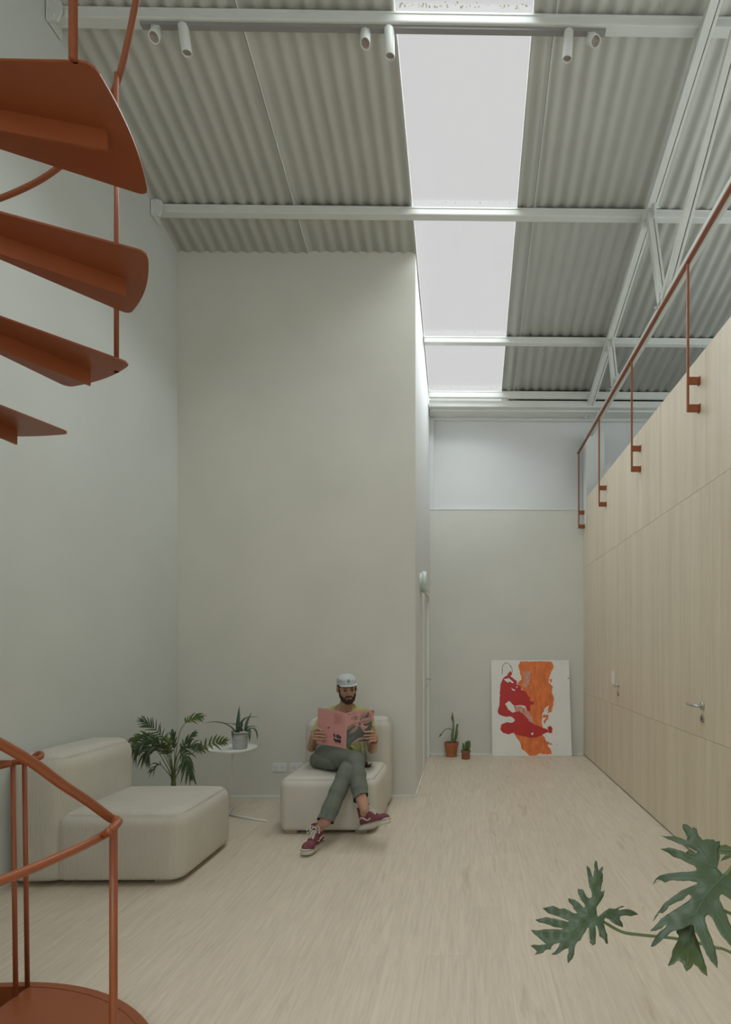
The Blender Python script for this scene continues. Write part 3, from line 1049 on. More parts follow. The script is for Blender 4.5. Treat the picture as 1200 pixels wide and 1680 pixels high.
# round wall lamp on the narrow side wall
q = Vector((XA, 5.97, P(693, 955, Y=5.97).z))
r = empty('wall_lamp', q)
rot = Matrix.Translation(q) @ Matrix.Rotation(PI / 2, 4, 'Y')
bm = bmesh.new(); lathe(bm, [(0.002, 0), (0.095, 0), (0.095, 0.022), (0.002, 0.022)], 40, rot)
link('wall_plate', bm, M_WHITE, r)
bm = bmesh.new(); lathe(bm, [(0.112, 0.02), (0.116, 0.024), (0.116, 0.062), (0.110, 0.070), (0.04, 0.074), (0.002, 0.075)], 48, rot)
lathe(bm, [(0.1165, 0.036), (0.1185, 0.038), (0.1185, 0.042), (0.1165, 0.044)], 48, rot)
link('lamp_shade', bm, M_MINT, r, smooth=True)
tag(r, 'round mint-white lamp on the narrow side wall of the plaster block', 'lamp')

# ================================================================== SOFAS
def piping(bm, x0, x1, y0, y1, z, r=0.05, rad=0.0015):
    o = rrect(x0, x1, y0, y1, r)
    tube(bm, [(x, y, z) for x, y in o], rad, 8, closed=True)
# left lounge module: backrest to the left wall
sx0, sxm, sx1, sy0, sy1 = -2.785, -2.450, -1.745, 3.385, 4.12
sf = empty('lounge_sofa', (-2.2, 3.75, 0))
bm = bmesh.new(); cushion(bm, sxm - 0.07, sx1, sy0, sy1, 0.020, 0.438, 0.075, 0.012)
seat = link('seat', bm, M_SOFA, sf, smooth=True)
bm = bmesh.new(); piping(bm, sxm + 0.004, sx1 - 0.020, sy0 + 0.020, sy1 - 0.020, 0.4265, 0.06)
link('piping', bm, M_PIPE, seat, smooth=True)
bm = bmesh.new(); cushion(bm, sx0, sxm, sy0 - 0.012, sy1 + 0.01, 0.020, 0.792, 0.090, 0.012)
back = link('backrest', bm, M_SOFA, sf, smooth=True)
bm = bmesh.new(); piping(bm, sx0 + 0.020, sxm - 0.020, sy0 + 0.008, sy1 - 0.015, 0.776, 0.05)
link('piping', bm, M_PIPE, back, smooth=True)
for x in (sx0 + 0.10, sx1 - 0.14):
    for y in (sy0 + 0.06, sy1 - 0.13):
        bm = bmesh.new(); box(bm, x - 0.05, x + 0.05, y, y + 0.06, 0, 0.032, 0.003)
        link('foot', bm, M_FOOT, sf)
tag(sf, 'large ribbed cream lounge module with its backrest against the left wall', 'sofa')
# armchair module against the plaster wall
ax0, ax1, ay0, aym, ay1 = -1.462, -0.708, 4.300, 4.98, 5.30
ac = empty('armchair', (-1.09, 4.8, 0))
bm = bmesh.new(); cushion(bm, ax0, ax1, ay0, aym + 0.01, 0.019, 0.434, 0.068, 0.010)
seat = link('seat', bm, M_SOFA2, ac, smooth=True)
bm = bmesh.new(); piping(bm, ax0 + 0.02, ax1 - 0.02, ay0 + 0.02, aym - 0.012, 0.4235, 0.06)
link('piping', bm, M_PIPE, seat, smooth=True)
bm = bmesh.new(); cushion(bm, ax0 + 0.005, ax1, aym, ay1, 0.019, 0.80, 0.075, 0.012)
back = link('backrest', bm, M_SOFA2, ac, smooth=True)
bm = bmesh.new(); piping(bm, ax0 + 0.025, ax1 - 0.02, aym + 0.02, ay1 - 0.02, 0.792, 0.05)
link('piping', bm, M_PIPE, back, smooth=True)
for x in (ax0 + 0.09, ax1 - 0.12):
    for y in (ay0 + 0.03, ay1 - 0.12):
        bm = bmesh.new(); box(bm, x - 0.045, x + 0.045, y, y + 0.06, 0, 0.024, 0.003)
        link('foot', bm, M_FOOT, ac)
tag(ac, 'cream upholstered armchair module against the plaster wall, man sitting on it', 'armchair')

# ================================================================== SIDE TABLE + ALOE
TC = P(382, 1226, Y=4.74)
th = TC.z
tb = empty('side_table', (TC.x, TC.y, 0))
bm = bmesh.new()
lathe(bm, [(0.002, 0), (0.185, 0), (0.196, 0.006), (0.198, 0.020), (0.192, 0.0235), (0.183, 0.022), (0.182, 0.014), (0.002, 0.014)], 64, Matrix.Translation((TC.x, TC.y, th - 0.022)))
link('table_top', bm, M_WHITE, tb, smooth=False)
bm = bmesh.new()
lo = P(374, 1338, Y=4.80)
cyl(bm, (lo.x, lo.y, 0.008), (TC.x + 0.005, TC.y, th - 0.02), 0.0085, 16)
link('leg', bm, M_WHITE, tb, smooth=True)
f1, f2 = P(437, 1347, h=0.008), Vector((lo.x, lo.y, 0.008))
for e in (f1, Vector((lo.x + 0.05, lo.y - 0.24, 0.008)), Vector((lo.x - 0.06, lo.y + 0.24, 0.008))):
    bm = bmesh.new(); tube(bm, [f2, e], 0.0078, 12)
    link('foot_bar', bm, M_WHITE, tb, smooth=True)
tag(tb, 'small round white side table on a thin stem beside the lounge sofa', 'table')

def ribbon(bm, pts, w, thick=0.004, fold=0.25, n=10, tipw=0.04, side=None, belly=0.35):
    """tapered succulent / leaf blade along a curve"""
    c = catmull(pts, 6)
    N = len(c)
    b2 = bmesh.new()
    rows = []
    for i, p in enumerate(c):
        t = i / (N - 1)
        d = (c[min(i + 1, N - 1)] - c[max(i - 1, 0)]).normalized()
        s = side if side is not None else Vector((1, 0, 0)) if abs(d.z) > 0.85 else d.cross(Vector((0, 0, 1)))
        s = (s - d * s.dot(d)).normalized()
        nn = s.cross(d)
        ww = w * ((0.75 + 0.25 * math.sin(PI * min(1, t / belly) / 2)) * (1 - t ** 2.2) + tipw)
        th_ = thick * (1 - 0.7 * t)
        rows.append([b2.verts.new(p - s * ww / 2 + nn * fold * ww / 2), b2.verts.new(p - nn * th_), b2.verts.new(p + s * ww / 2 + nn * fold * ww / 2), b2.verts.new(p + nn * th_ * 0.3)])
    for i in range(N - 1):
        for k in range(4):
            b2.faces.new((rows[i][k], rows[i][(k + 1) % 4], rows[i + 1][(k + 1) % 4], rows[i + 1][k]))
    b2.faces.new(rows[0][::-1]); b2.faces.new(rows[-1])
    merge(bm, b2)

def c5(x, y, Y):
    return P(200 + x / 4.615, 1140 + y / 4.615, Y=Y)
PC = Vector((c5(895, 380, 4.72).x, 4.72, th - 0.0))
al = empty('potted_aloe', (PC.x, PC.y, th - 0.008))
bm = bmesh.new()
T0 = Matrix.Translation((PC.x, PC.y, th - 0.008))
lathe(bm, [(0.002, 0), (0.054, 0), (0.058, 0.004), (0.0615, 0.07), (0.0635, 0.116), (0.065, 0.118), (0.065, 0.124), (0.060, 0.124), (0.058, 0.106), (0.002, 0.106)], 40, T0)
for z in (0.03, 0.05, 0.07, 0.09):
    lathe(bm, [(0.0585 + z * 0.03, z - 0.002), (0.0612 + z * 0.03, z), (0.0585 + z * 0.03, z + 0.002)], 40, T0, cap=False)
link('pot', bm, M_ZINC, al, smooth=False)
bm = bmesh.new(); lathe(bm, [(0.002, 0.098), (0.0585, 0.1), (0.0585, 0.110), (0.002, 0.114)], 24, T0)
link('soil', bm, M_SOIL, al)
Ya = 4.72
for w, pl in ((0.030, [(880, 285, 0), (884, 190, 0.0), (890, 85, 0.01)]),
              (0.024, [(868, 282, 0), (800, 225, -0.05), (710, 204, -0.08), (628, 213, -0.1)]),
              (0.020, [(900, 275, 0), (862, 226, 0.04), (785, 213, 0.09)]),
              (0.028, [(890, 272, -0.01), (912, 205, -0.03), (955, 170, -0.05), (1032, 168, -0.08)]),
              (0.022, [(938, 272, 0.01), (950, 205, 0.03), (982, 135, 0.05)]),
              (0.018, [(930, 270, -0.01), (972, 238, -0.04), (1026, 238, -0.07)]),
              (0.022, [(945, 272, -0.01), (990, 252, -0.04), (1020, 285, -0.07), (1026, 338, -0.08)]),
              (0.026, [(945, 275, -0.02), (962, 275, -0.06), (966, 310, -0.08), (968, 356, -0.09)]),
              (0.022, [(870, 280, -0.02), (845, 275, -0.05), (838, 300, -0.07), (842, 335, -0.075)]),
              (0.018, [(915, 275, -0.02), (905, 250, -0.03), (880, 225, -0.05)])):
    bm = bmesh.new()
    ribbon(bm, [c5(x, y, Ya + dy) for x, y, dy in pl], w * 1.25, 0.006, 0.3, side=None)
    link('leaf', bm, M_ALOE, al, smooth=True)
tag(al, 'spiky aloe in a ribbed grey metal pot on the white side table', 'plant')

# ================================================================== PARLOUR PALM
YPm = 4.48
pb = P(284, 1290, Y=YPm)
pm = empty('potted_palm', (pb.x, pb.y, 0))
Tp = Matrix.Translation((pb.x, pb.y, 0))
bm = bmesh.new()
lathe(bm, [(0.002, 0), (0.085, 0), (0.09, 0.01), (0.11, 0.17), (0.118, 0.172), (0.118, 0.2), (0.108, 0.2), (0.105, 0.18), (0.002, 0.18)], 40, Tp)
link('pot', bm, M_TERRA, pm)
bm = bmesh.new(); lathe(bm, [(0.002, 0.17), (0.105, 0.172), (0.105, 0.185), (0.002, 0.192)], 28, Tp)
link('soil', bm, M_SOIL, pm)
for dx, dy, tx in ((0, 0, 390), (0.012, 0.01, 405), (-0.012, 0.006, 375), (0.006, -0.01, 396)):
    bm = bmesh.new()
    tube(bm, catmull([(pb.x + dx, pb.y + dy, 0.17), (pb.x + dx * 0.7, pb.y + dy, 0.35), tuple(c5(tx, 600, YPm + dy))], 5), [0.010] * 6 + [0.008] * 5, 8)
    link('stem', bm, M_STALK, pm, smooth=True)

def frond(pts, start, nleaf, length, green, droop=0.25, ang=48, width=0.017, seed=0):
    rnd = random.Random(seed)
    c = catmull([c5(x, y, YPm + dy) for x, y, dy in pts], 10)
    N = len(c)
    bm = bmesh.new()
    tube(bm, c, [0.0042 * (1 - 0.75 * i / N) for i in range(N)], 6)
    stalk = link('frond_stalk', bm, M_STALK, pm, smooth=True)
    bm = bmesh.new()
    i0 = int(N * start)
    view = Vector((0, -1, 0.25)).normalized()
    for k in range(nleaf):
        t = k / (nleaf - 1)
        i = min(N - 2, int(i0 + (N - 2 - i0) * t))
        p = c[i]
        d = (c[i + 1] - c[i]).normalized()
        s = d.cross(view).normalized()
        for sg in (-1, 1):
            a = math.radians(ang * (1 - 0.55 * t) + rnd.uniform(-8, 8))
            L = length * (0.55 + 0.55 * math.sin(PI * (0.15 + 0.7 * t))) * rnd.uniform(0.88, 1.1)
            dr = d * math.cos(a) + s * sg * math.sin(a) + view * rnd.uniform(-0.15, 0.35)
            dr.normalize()
            q1 = p + dr * L * 0.5
            q2 = p + dr * L + Vector((0, 0, -droop * L))
            up = view + Vector((rnd.uniform(-.3, .3), 0, rnd.uniform(-.3, .3)))
            sd = dr.cross(up).normalized()
            ribbon(bm, [p, q1 + Vector((0, 0, 0.02 * L)), q2], width * rnd.uniform(0.8, 1.15), 0.0008, 0.12, side=sd, tipw=0.02, belly=0.5)
    ribbon(bm, [c[-2], c[-1] + (c[-1] - c[-3]) * 1.5, c[-1] + (c[-1] - c[-3]) * 3], width, 0.0008, 0.1, side=(c[-1] - c[-3]).normalized().cross(view))
    f = link('frond', bm, green, pm, smooth=True)
    stalk.parent = f
    stalk.matrix_parent_inverse = Matrix.Identity(4)
    return f
B = (388, 640, 0)
frond([B, (372, 520, 0), (345, 400, 0.02), (310, 325, 0.03), (235, 245, 0.04), (160, 195, 0.04)], 0.55, 12, 0.085, M_PALM, 0.05, 62, 0.012, 1)
frond([B, (365, 520, -0.02), (310, 400, -0.06), (235, 345, -0.1), (150, 360, -0.13), (95, 420, -0.15)], 0.40, 12, 0.115, M_PALM, 0.55, 58, 0.018, 2)
frond([B, (350, 560, 0.03), (300, 470, 0.04), (230, 350, 0.05), (170, 315, 0.04), (80, 345, 0.02)], 0.52, 10, 0.085, M_PALM2, 0.35, 50, 0.014, 3)
frond([B, (340, 580, -0.03), (285, 525, -0.06), (235, 565, -0.08)], 0.6, 4, 0.07, M_PALM, 0.4, 35, 0.010, 4)
frond([B, (405, 480, 0.02), (435, 300, 0.06), (480, 215, 0.08), (540, 175, 0.10), (595, 170, 0.1)], 0.62, 9, 0.070, M_PALM2, 0.25, 50, 0.013, 5)
frond([B, (420, 560, 0.02), (500, 470, -0.03), (590, 410, -0.06), (690, 365, -0.1), (770, 348, -0.12)], 0.62, 7, 0.085, M_PALM2, 0.05, 60, 0.018, 6)
frond([B, (400, 520, -0.04), (440, 430, -0.10), (485, 455, -0.16), (495, 530, -0.18), (520, 610, -0.18)], 0.42, 11, 0.105, M_PALM, 0.35, 50, 0.020, 7)
frond([B, (400, 500, 0), (395, 380, 0.01), (388, 300, 0.02)], 0.6, 5, 0.07, M_PALM, 0.0, 30, 0.018, 8)
frond([B, (410, 500, 0.04), (450, 400, 0.08), (500, 340, 0.10), (545, 300, 0.12)], 0.5, 7, 0.065, M_PALM, 0.1, 40, 0.015, 9)
frond([B, (380, 520, -0.02), (335, 430, -0.06), (290, 370, -0.10), (215, 330, -0.12)], 0.45, 9, 0.085, M_PALM, 0.3, 50, 0.020, 10)
frond([B, (420, 520, -0.03), (480, 400, -0.05), (540, 380, -0.05), (590, 400, -0.05)], 0.45, 9, 0.075, M_PALM, 0.3, 55, 0.014, 11)
frond([B, (385, 560, -0.06), (370, 440, -0.1), (365, 370, -0.12), (345, 340, -0.12)], 0.5, 6, 0.07, M_PALM2, 0.2, 45, 0.02, 12)
frond([B, (370, 560, -0.03), (320, 460, -0.07), (260, 400, -0.12), (200, 420, -0.15), (180, 470, -0.16)], 0.5, 9, 0.09, M_PALM, 0.5, 50, 0.02, 13)
tag(pm, 'bushy green parlour palm growing up behind the cream lounge sofa', 'plant')

# ================================================================== CACTI
def c7(x, y, Y):
    return P(710 + x / 4.8, 1060 + y / 4.8, Y=Y)
q = P(741, 1241, h=0)
ck = empty('potted_cactus', q)
Tq = Matrix.Translation(q)
bm = bmesh.new()
lathe(bm, [(0.002, 0), (0.062, 0), (0.066, 0.004), (0.085, 0.15), (0.096, 0.152), (0.098, 0.19), (0.09, 0.192), (0.086, 0.175), (0.002, 0.175)], 40, Tq)
link('pot', bm, M_TERRA, ck)
bm = bmesh.new(); lathe(bm, [(0.002, 0.165), (0.087, 0.167), (0.087, 0.18), (0.002, 0.184)], 24, Tq)
link('soil', bm, M_SOIL, ck)
yy = q.y
def ribbed(bm, pts, rs, ribs=4):
    c = catmull(pts, 6); n = len(c); m_ = len(rs)
    R = []
    for i in range(n):
        t = i / (n - 1) * (m_ - 1); k = min(int(t), m_ - 2)
        R.append(rs[k] + (rs[k + 1] - rs[k]) * (t - k))
    tube(bm, c, R, 8)
    for i in range(0, n, 2):
        for s in range(4):
            a = s * PI / 2 + i
            ellipsoid(bm, c[i] + Vector((math.cos(a), math.sin(a), 0)) * R[i] * 0.9, (R[i] * 0.35,) * 3, None, 6)
bm = bmesh.new(); ribbed(bm, [c7(158, 765, yy), c7(157, 700, yy), c7(166, 640, yy)], [0.019, 0.017, 0.011]); link('stem', bm, M_CACT, ck, smooth=True)
bm = bmesh.new(); ribbed(bm, [c7(165, 650, yy), c7(165, 600, yy), c7(157, 570, yy), c7(157, 545, yy), c7(155, 520, yy)], [0.011, 0.008, 0.018, 0.011, 0.003]); link('stem', bm, M_CACT, ck, smooth=True)
bm = bmesh.new(); ribbed(bm, [c7(176, 745, yy), c7(188, 690, yy), c7(190, 650, yy), c7(197, 615, yy)], [0.012, 0.018, 0.013, 0.012]); link('stem', bm, M_CACT2, ck, smooth=True)
bm = bmesh.new(); tube(bm, catmull([c7(160, 680, yy), c7(145, 655, yy - .02), c7(105, 655, yy - .05), c7(72, 690, yy - .06)], 5), 0.005, 8)
tube(bm, [c7(75, 686, yy - .06), c7(65, 698, yy - .06), c7(54, 714, yy - .06)], [0.004, 0.011, 0.005], 8); link('stem', bm, M_CACT2, ck, smooth=True)
tag(ck, 'tall thin cactus with a drooping arm in a terracotta pot by the far wall', 'plant')
q = P(764.5, 1245, h=0)
cs = empty('potted_succulent', q)
Tq = Matrix.Translation(q)
bm = bmesh.new()
lathe(bm, [(0.002, 0), (0.053, 0), (0.056, 0.004), (0.056, 0.085), (0.062, 0.086), (0.063, 0.112), (0.057, 0.114), (0.055, 0.10), (0.002, 0.10)], 40, Tq)
link('pot', bm, M_TERRA2, cs)
bm = bmesh.new(); lathe(bm, [(0.002, 0.09), (0.055, 0.092), (0.055, 0.104), (0.002, 0.108)], 24, Tq)
link('soil', bm, M_SOIL, cs)
for x0, x1, y1, dy in ((245, 240, 762, 0), (252, 262, 752, 0.01), (262, 272, 748, -0.01), (272, 282, 742, 0.01), (280, 294, 745, 0), (266, 256, 775, -0.03), (240, 236, 785, 0.02), (276, 288, 770, -0.03), (284, 296, 768, 0.02)):
    bm = bmesh.new()
    tube(bm, catmull([c7(x0, 828, q.y + dy * .5), c7((x0 + x1) / 2 + 2, 795, q.y + dy), c7(x1, y1, q.y + dy)], 4), [0.008] * 4 + [0.011] * 3 + [0.012, 0.007], 8)
    link('stem', bm, M_CACT2, cs, smooth=True)
tag(cs, 'short clump of finger succulent in a small dark terracotta pot', 'plant')

# ================================================================== PAINTING
pa_ = empty('painting', P(872, 1241, h=0))
c00, c10, c11, c01 = P(808, 1241, Y=7.40), P(938.5, 1241, Y=7.40), P(933.5, 1083, Y=7.462), P(806, 1083, Y=7.462)
c00.z = c10.z = 0.002
def cv(x, y, off=0.0):
    # picture coordinates -> canvas plane
    v = (862 - y) / 752.0
    l, r = 467 - 7 * v, 1100 - 28 * v
    u = (x - l) / (r - l)
    p = (c00 * (1 - u) + c10 * u) * (1 - v) + (c01 * (1 - u) + c11 * u) * v
    return p + Vector((0, -0.018 - off, 0))
bm = bmesh.new()
fr = [cv(*a) for a in ((467, 862), (1100, 862), (1072, 110), (460, 110))]
vs = [bm.verts.new(p) for p in fr] + [bm.verts.new(p + Vector((0, 0.018, 0))) for p in fr]
for f in ((0, 1, 2, 3), (7, 6, 5, 4), (0, 4, 5, 1), (1, 5, 6, 2), (2, 6, 7, 3), (3, 7, 4, 0)):
    bm.faces.new([vs[i] for i in f])
cnv = link('canvas', bm, M_CANVAS, pa_)
def paint(name, outline, off, m, jag=0.0, seed=0):
    rnd = random.Random(seed)
    pts = []
    n = len(outline)
    for i in range(n):
        a, b = outline[i], outline[(i + 1) % n]
        k = max(1, int(math.hypot(b[0] - a[0], b[1] - a[1]) / 9)) if jag else 1
        for j in range(k):
            t = j / k
            pts.append((a[0] + (b[0] - a[0]) * t + (rnd.uniform(-jag, jag)), a[1] + (b[1] - a[1]) * t + (rnd.uniform(-jag, jag))))
    bm = bmesh.new()
    sheet(bm, pts, lambda x, y: cv(x, min(861, max(112, y)), off))
    return link(name, bm, m, pa_)
paint('orange_paint', [(690, 120), (935, 120), (955, 160), (925, 225), (915, 250), (915, 290), (945, 318), (938, 365), (955, 400), (950, 470), (935, 520), (905, 530), (915, 465), (885, 490), (865, 530), (858, 600), (870, 640), (868, 700), (900, 750), (945, 770), (905, 778), (935, 820), (935, 850), (880, 850), (850, 838), (815, 861), (760, 861), (735, 830), (700, 810), (690, 760), (650, 700), (645, 640), (650, 600), (720, 520), (760, 480), (740, 400), (690, 320), (665, 290), (700, 260), (685, 200), (675, 150)], 0.0006, M_ORANGE, 3.2, 1)
paint('orange_paint', [(870, 540), (915, 540), (905, 580), (880, 612), (875, 590), (895, 560), (862, 560)], 0.0006, M_ORANGE, 3, 2)
paint('orange_paint', [(905, 640), (928, 625), (942, 645), (940, 680), (915, 685)], 0.0016, M_RED, 3, 3)
paint('orange_paint', [(920, 262), (940, 258), (938, 290), (925, 285)], 0.0006, M_ORANGE, 2, 3)
paint('pink_paint', [(640, 470), (720, 480), (775, 550), (800, 610), (740, 590), (700, 535), (650, 515)], 0.0012, M_PINKP, 5, 4)
paint('pink_paint', [(720, 190), (765, 200), (775, 250), (740, 330), (712, 320), (725, 250)], 0.0012, M_PINKP, 6, 5)
paint('red_paint', [(610, 195), (628, 215), (612, 235), (660, 275), (662, 300), (690, 315), (700, 345), (730, 355), (750, 390), (770, 410), (760, 430), (800, 440), (795, 460), (765, 462), (770, 515), (745, 510), (730, 470), (700, 465), (640, 468), (610, 440), (600, 430), (570, 455), (600, 505), (630, 522), (680, 510), (720, 540), (760, 590), (800, 620), (850, 635), (905, 655), (915, 675), (870, 690), (830, 715), (780, 722), (700, 705), (645, 695), (640, 680), (590, 693), (550, 682), (532, 650), (540, 615), (580, 598), (625, 603), (650, 580), (620, 555), (560, 552), (520, 535), (510, 510), (525, 465), (528, 380), (535, 300), (555, 250), (580, 235)], 0.0020, M_RED, 2.2, 6)
for k, pl in enumerate(([(558, 262), (600, 252), (638, 285), (630, 295), (605, 278), (590, 290), (575, 275)], [(618, 325), (632, 338), (648, 345), (644, 354), (628, 346)], [(775, 680), (795, 680), (790, 695), (780, 700)], [(655, 316), (668, 318), (664, 330)])):
    paint('white_paint', pl, 0.0030, M_CANVAS, 1.5, 7 + k)
bm = bmesh.new()
tube(bm, catmull([cv(548, 218, .002), cv(547, 170, .002), cv(565, 137, .002), cv(590, 133, .002), cv(620, 165, .002), cv(628, 205, .002)], 6), 0.0028, 6)
for x, y, r_ in ((548, 190, .006), (612, 160, .005), (520, 203, .004), (1018, 138, .005), (998, 217, .004), (1068, 252, .008), (592, 268, .004), (980, 773, .005), (548, 218, .004), (960, 430, .003), (893, 505, .006), (1083, 415, .004), (605, 580, .003)):
    p = cv(x, y, .001)
    ellipsoid(bm, p, (r_, 0.0015, r_), None, 8)
link('paint_spatter', bm, mat('dark_red_drips', (0.13, 0.025, 0.02), 0.4), pa_)
tag(pa_, 'large unframed canvas with red and orange abstract paint leaning on the far wall', 'painting')

# ================================================================== PHILODENDRON (right foreground)
ph = empty('potted_philodendron', (1.28, 1.2, 0))
Th = Matrix.Translation((1.28, 1.2, 0))
bm = bmesh.new()
lathe(bm, [(0.002, 0), (0.13, 0), (0.14, 0.01), (0.18, 0.30), (0.185, 0.32), (0.175, 0.32), (0.168, 0.29), (0.002, 0.29)], 48, Th)
link('pot', bm, M_ZINC, ph)
bm = bmesh.new(); lathe(bm, [(0.002, 0.28), (0.168, 0.282), (0.168, 0.295), (0.002, 0.30)], 32, Th)
link('soil', bm, M_SOIL, ph)
bm = bmesh.new(); tube(bm, catmull([(1.28, 1.2, 0.28), (1.27, 1.21, 0.42), (1.24, 1.22, 0.55)], 6), 0.022, 12)
link('trunk', bm, M_STALK, ph, smooth=True)
def leaf(outline, conv, place_px, m, veins, joint, thick=0.0007):
    def pl(x, y):
        px, py = conv(x, y)
        return place_px(px, py)
    bm = bmesh.new()
    rj = random.Random(5)
    fine = []
    for i_ in range(len(outline)):
        a_, b_ = outline[i_], outline[(i_ + 1) % len(outline)]
        k_ = max(1, int(math.hypot(b_[0] - a_[0], b_[1] - a_[1]) / 22))
        for j_ in range(k_):
            w_ = 0 if j_ == 0 else 2.6
            fine.append((a_[0] + (b_[0] - a_[0]) * j_ / k_ + rj.uniform(-w_, w_), a_[1] + (b_[1] - a_[1]) * j_ / k_ + rj.uniform(-w_, w_)))
    sheet(bm, fine, pl, step=26, thick=thick)
    f = link('leaf', bm, m, ph, smooth=True)
    bm = bmesh.new()
    for vv in veins:
        c = []
        for i in range(len(vv) - 1):
            for k in range(5):
                t = k / 5
                c.append((vv[i][0] + (vv[i + 1][0] - vv[i][0]) * t, vv[i][1] + (vv[i + 1][1] - vv[i][1]) * t))
        c.append(vv[-1])
        P3 = [Vector(pl(*q)) for q in c]
        eye = Vector((0, 0, EYE))
        P3 = [p + (eye - p).normalized() * 0.0010 for p in P3]
        n = len(P3)
        w0 = 0.0017 if vv is veins[0] else 0.0010
        tube(bm, P3, [w0 * (1 - 0.7 * i / n) for i in range(n)], 6)
    o = link('veins', bm, M_VEIN, f, smooth=True)
    return f
def small_place(px, py):
    jx, jy = 979.7, 1505.3
    dx, dy = px - jx, py - jy
    Y = 1.36 - 0.0011 * dy + 0.00035 * dx + 0.0000035 * (dx * dx) * (1 if dx < 0 else 0.6) - 0.000002 * dy * dy
    Y += 0.004 * math.sin(px * 0.21) * math.cos(py * 0.17)
    return P(px, py, Y=Y)
small = [(712,600),(712,540),(735,500),(760,465),(785,420),(798,362),(775,375),(757,372),(765,320),(778,270),(776,200),(768,188),(782,135),(770,130),(735,170),(725,120),(718,75),(703,72),(692,110),(698,160),(683,235),(670,215),(650,150),(618,115),(622,180),(635,260),(645,330),(668,390),(668,430),(648,442),(620,430),(600,395),(580,355),(530,348),(535,400),(560,455),(590,490),(604,520),(588,535),(570,515),(545,488),(500,455),(437,440),(440,475),(480,515),(490,550),(522,580),(520,592),(490,590),(450,565),(400,540),(350,545),(290,518),(182,540),(240,590),(330,620),(400,648),(440,665),(436,675),(380,662),(300,642),(210,630),(110,655),(150,680),(230,700),(300,725),(380,740),(375,750),(310,748),(200,748),(120,760),(68,755),(100,795),(150,835),(210,885),(215,897),(150,905),(100,898),(66,912),(105,940),(130,970),(105,998),(150,990),(190,980),(215,950),(265,948),(275,915),(300,895),(355,880),(345,920),(310,965),(270,997),(320,998),(360,975),(410,940),(440,935),(440,980),(428,1010),(430,1070),(440,1080),(475,1040),(495,990),(503,915),(530,870),(560,855),(580,810),(605,775),(625,730),(640,735),(643,800),(650,880),(680,908),(703,890),(708,820),(705,715),(718,712),(735,760),(742,815),(790,850),(805,885),(825,895),(822,800),(795,730),(783,670),(800,635),(830,645),(870,680),(900,700),(935,715),(975,728),(970,690),(943,650),(950,620),(1000,612),(1050,620),(1125,605),(1090,575),(1050,555),(1000,548),(940,560),(930,545),(995,522),(960,518),(900,545),(840,540),(790,575),(745,610),(722,628)]
leaf(small, lambda x, y: (860 + x / 6, 1400 + y / 6), small_place, M_PHILO,
     [[(720, 632), (640, 680), (520, 730), (400, 830), (300, 880), (120, 925)], [(720, 632), (706, 480), (705, 350), (712, 120)], [(705, 400), (655, 230)], [(712, 610), (630, 520), (550, 370)],
      [(690, 630), (560, 560), (455, 455)], [(620, 680), (470, 630), (230, 545)], [(530, 725), (350, 700), (140, 660)], [(460, 780), (300, 775), (100, 765)], [(470, 800), (400, 880), (300, 985)], [(600, 700), (500, 850), (450, 1050)],
      [(690, 660), (672, 760), (678, 890)], [(725, 640), (745, 740), (815, 880)], [(722, 632), (800, 600), (950, 590), (1110, 603)], [(850, 600), (910, 650), (965, 720)]], None)
bigc = lambda x, y: (1050 + x / 5.6, 1330 + y / 5.6)
def big_place(px, py):
    jx, jy = 1188.0, 1437.0
    dx, dy = px - jx, py - jy
    Y = 1.16 - 0.0010 * dy + 0.0003 * dx - 0.0000025 * dy * dy + 0.000004 * dx * dx
    Y += 0.004 * math.sin(px * 0.13 + 1) * math.cos(py * 0.11)
    return P(px, py, Y=Y)
big = [(775,595),(740,560),(712,520),(725,470),(735,420),(722,370),(737,330),(735,278),(700,285),(680,265),(620,262),(575,268),(540,230),(525,170),(495,150),(480,165),(440,130),(395,122),(395,160),(420,200),(440,245),(430,275),(385,255),(320,232),(270,235),(195,230),(260,262),(340,295),(410,320),(470,345),(535,378),(535,410),(480,408),(420,385),(330,352),(270,338),(190,352),(260,385),(310,425),(380,445),(430,475),(500,505),(525,535),(515,552),(460,562),(360,568),(270,575),(190,595),(150,625),(122,685),(160,632),(195,638),(235,663),(270,645),(320,640),(400,648),(460,645),(520,655),(535,670),(500,685),(440,710),(380,735),(300,795),(230,850),(180,920),(150,960),(118,1018),(140,1000),(175,940),(215,942),(250,910),(270,875),(310,855),(350,835),(390,825),(430,785),(455,768),(475,790),(465,820),(420,850),(340,900),(270,945),(200,990),(160,1040),(97,1108),(150,1105),(200,1085),(245,1040),(235,1075),(190,1110),(150,1160),(120,1210),(102,1252),(140,1245),(190,1205),(240,1160),(290,1115),(340,1100),(400,1085),(440,1062),(475,1042),(500,1062),(505,1110),(525,1130),(550,1180),(580,1250),(620,1330),(660,1390),(715,1450),(718,1400),(700,1290),(670,1190),(630,1100),(605,1020),(605,975),(630,955),(665,985),(700,1060),(745,1140),(800,1200),(870,1290),(960,1350),(930,1230),(860,1100),(820,1020),(790,930),(760,870),(735,820),(735,780),(760,768),(830,815),(950,900),(1060,930),(1000,830),(900,720),(980,740),(1120,700),(1040,650),(930,600),(1080,560),(1180,470),(1020,480),(900,500),(1000,400),(1080,300),(940,380),(860,500),(835,555),(792,592)]
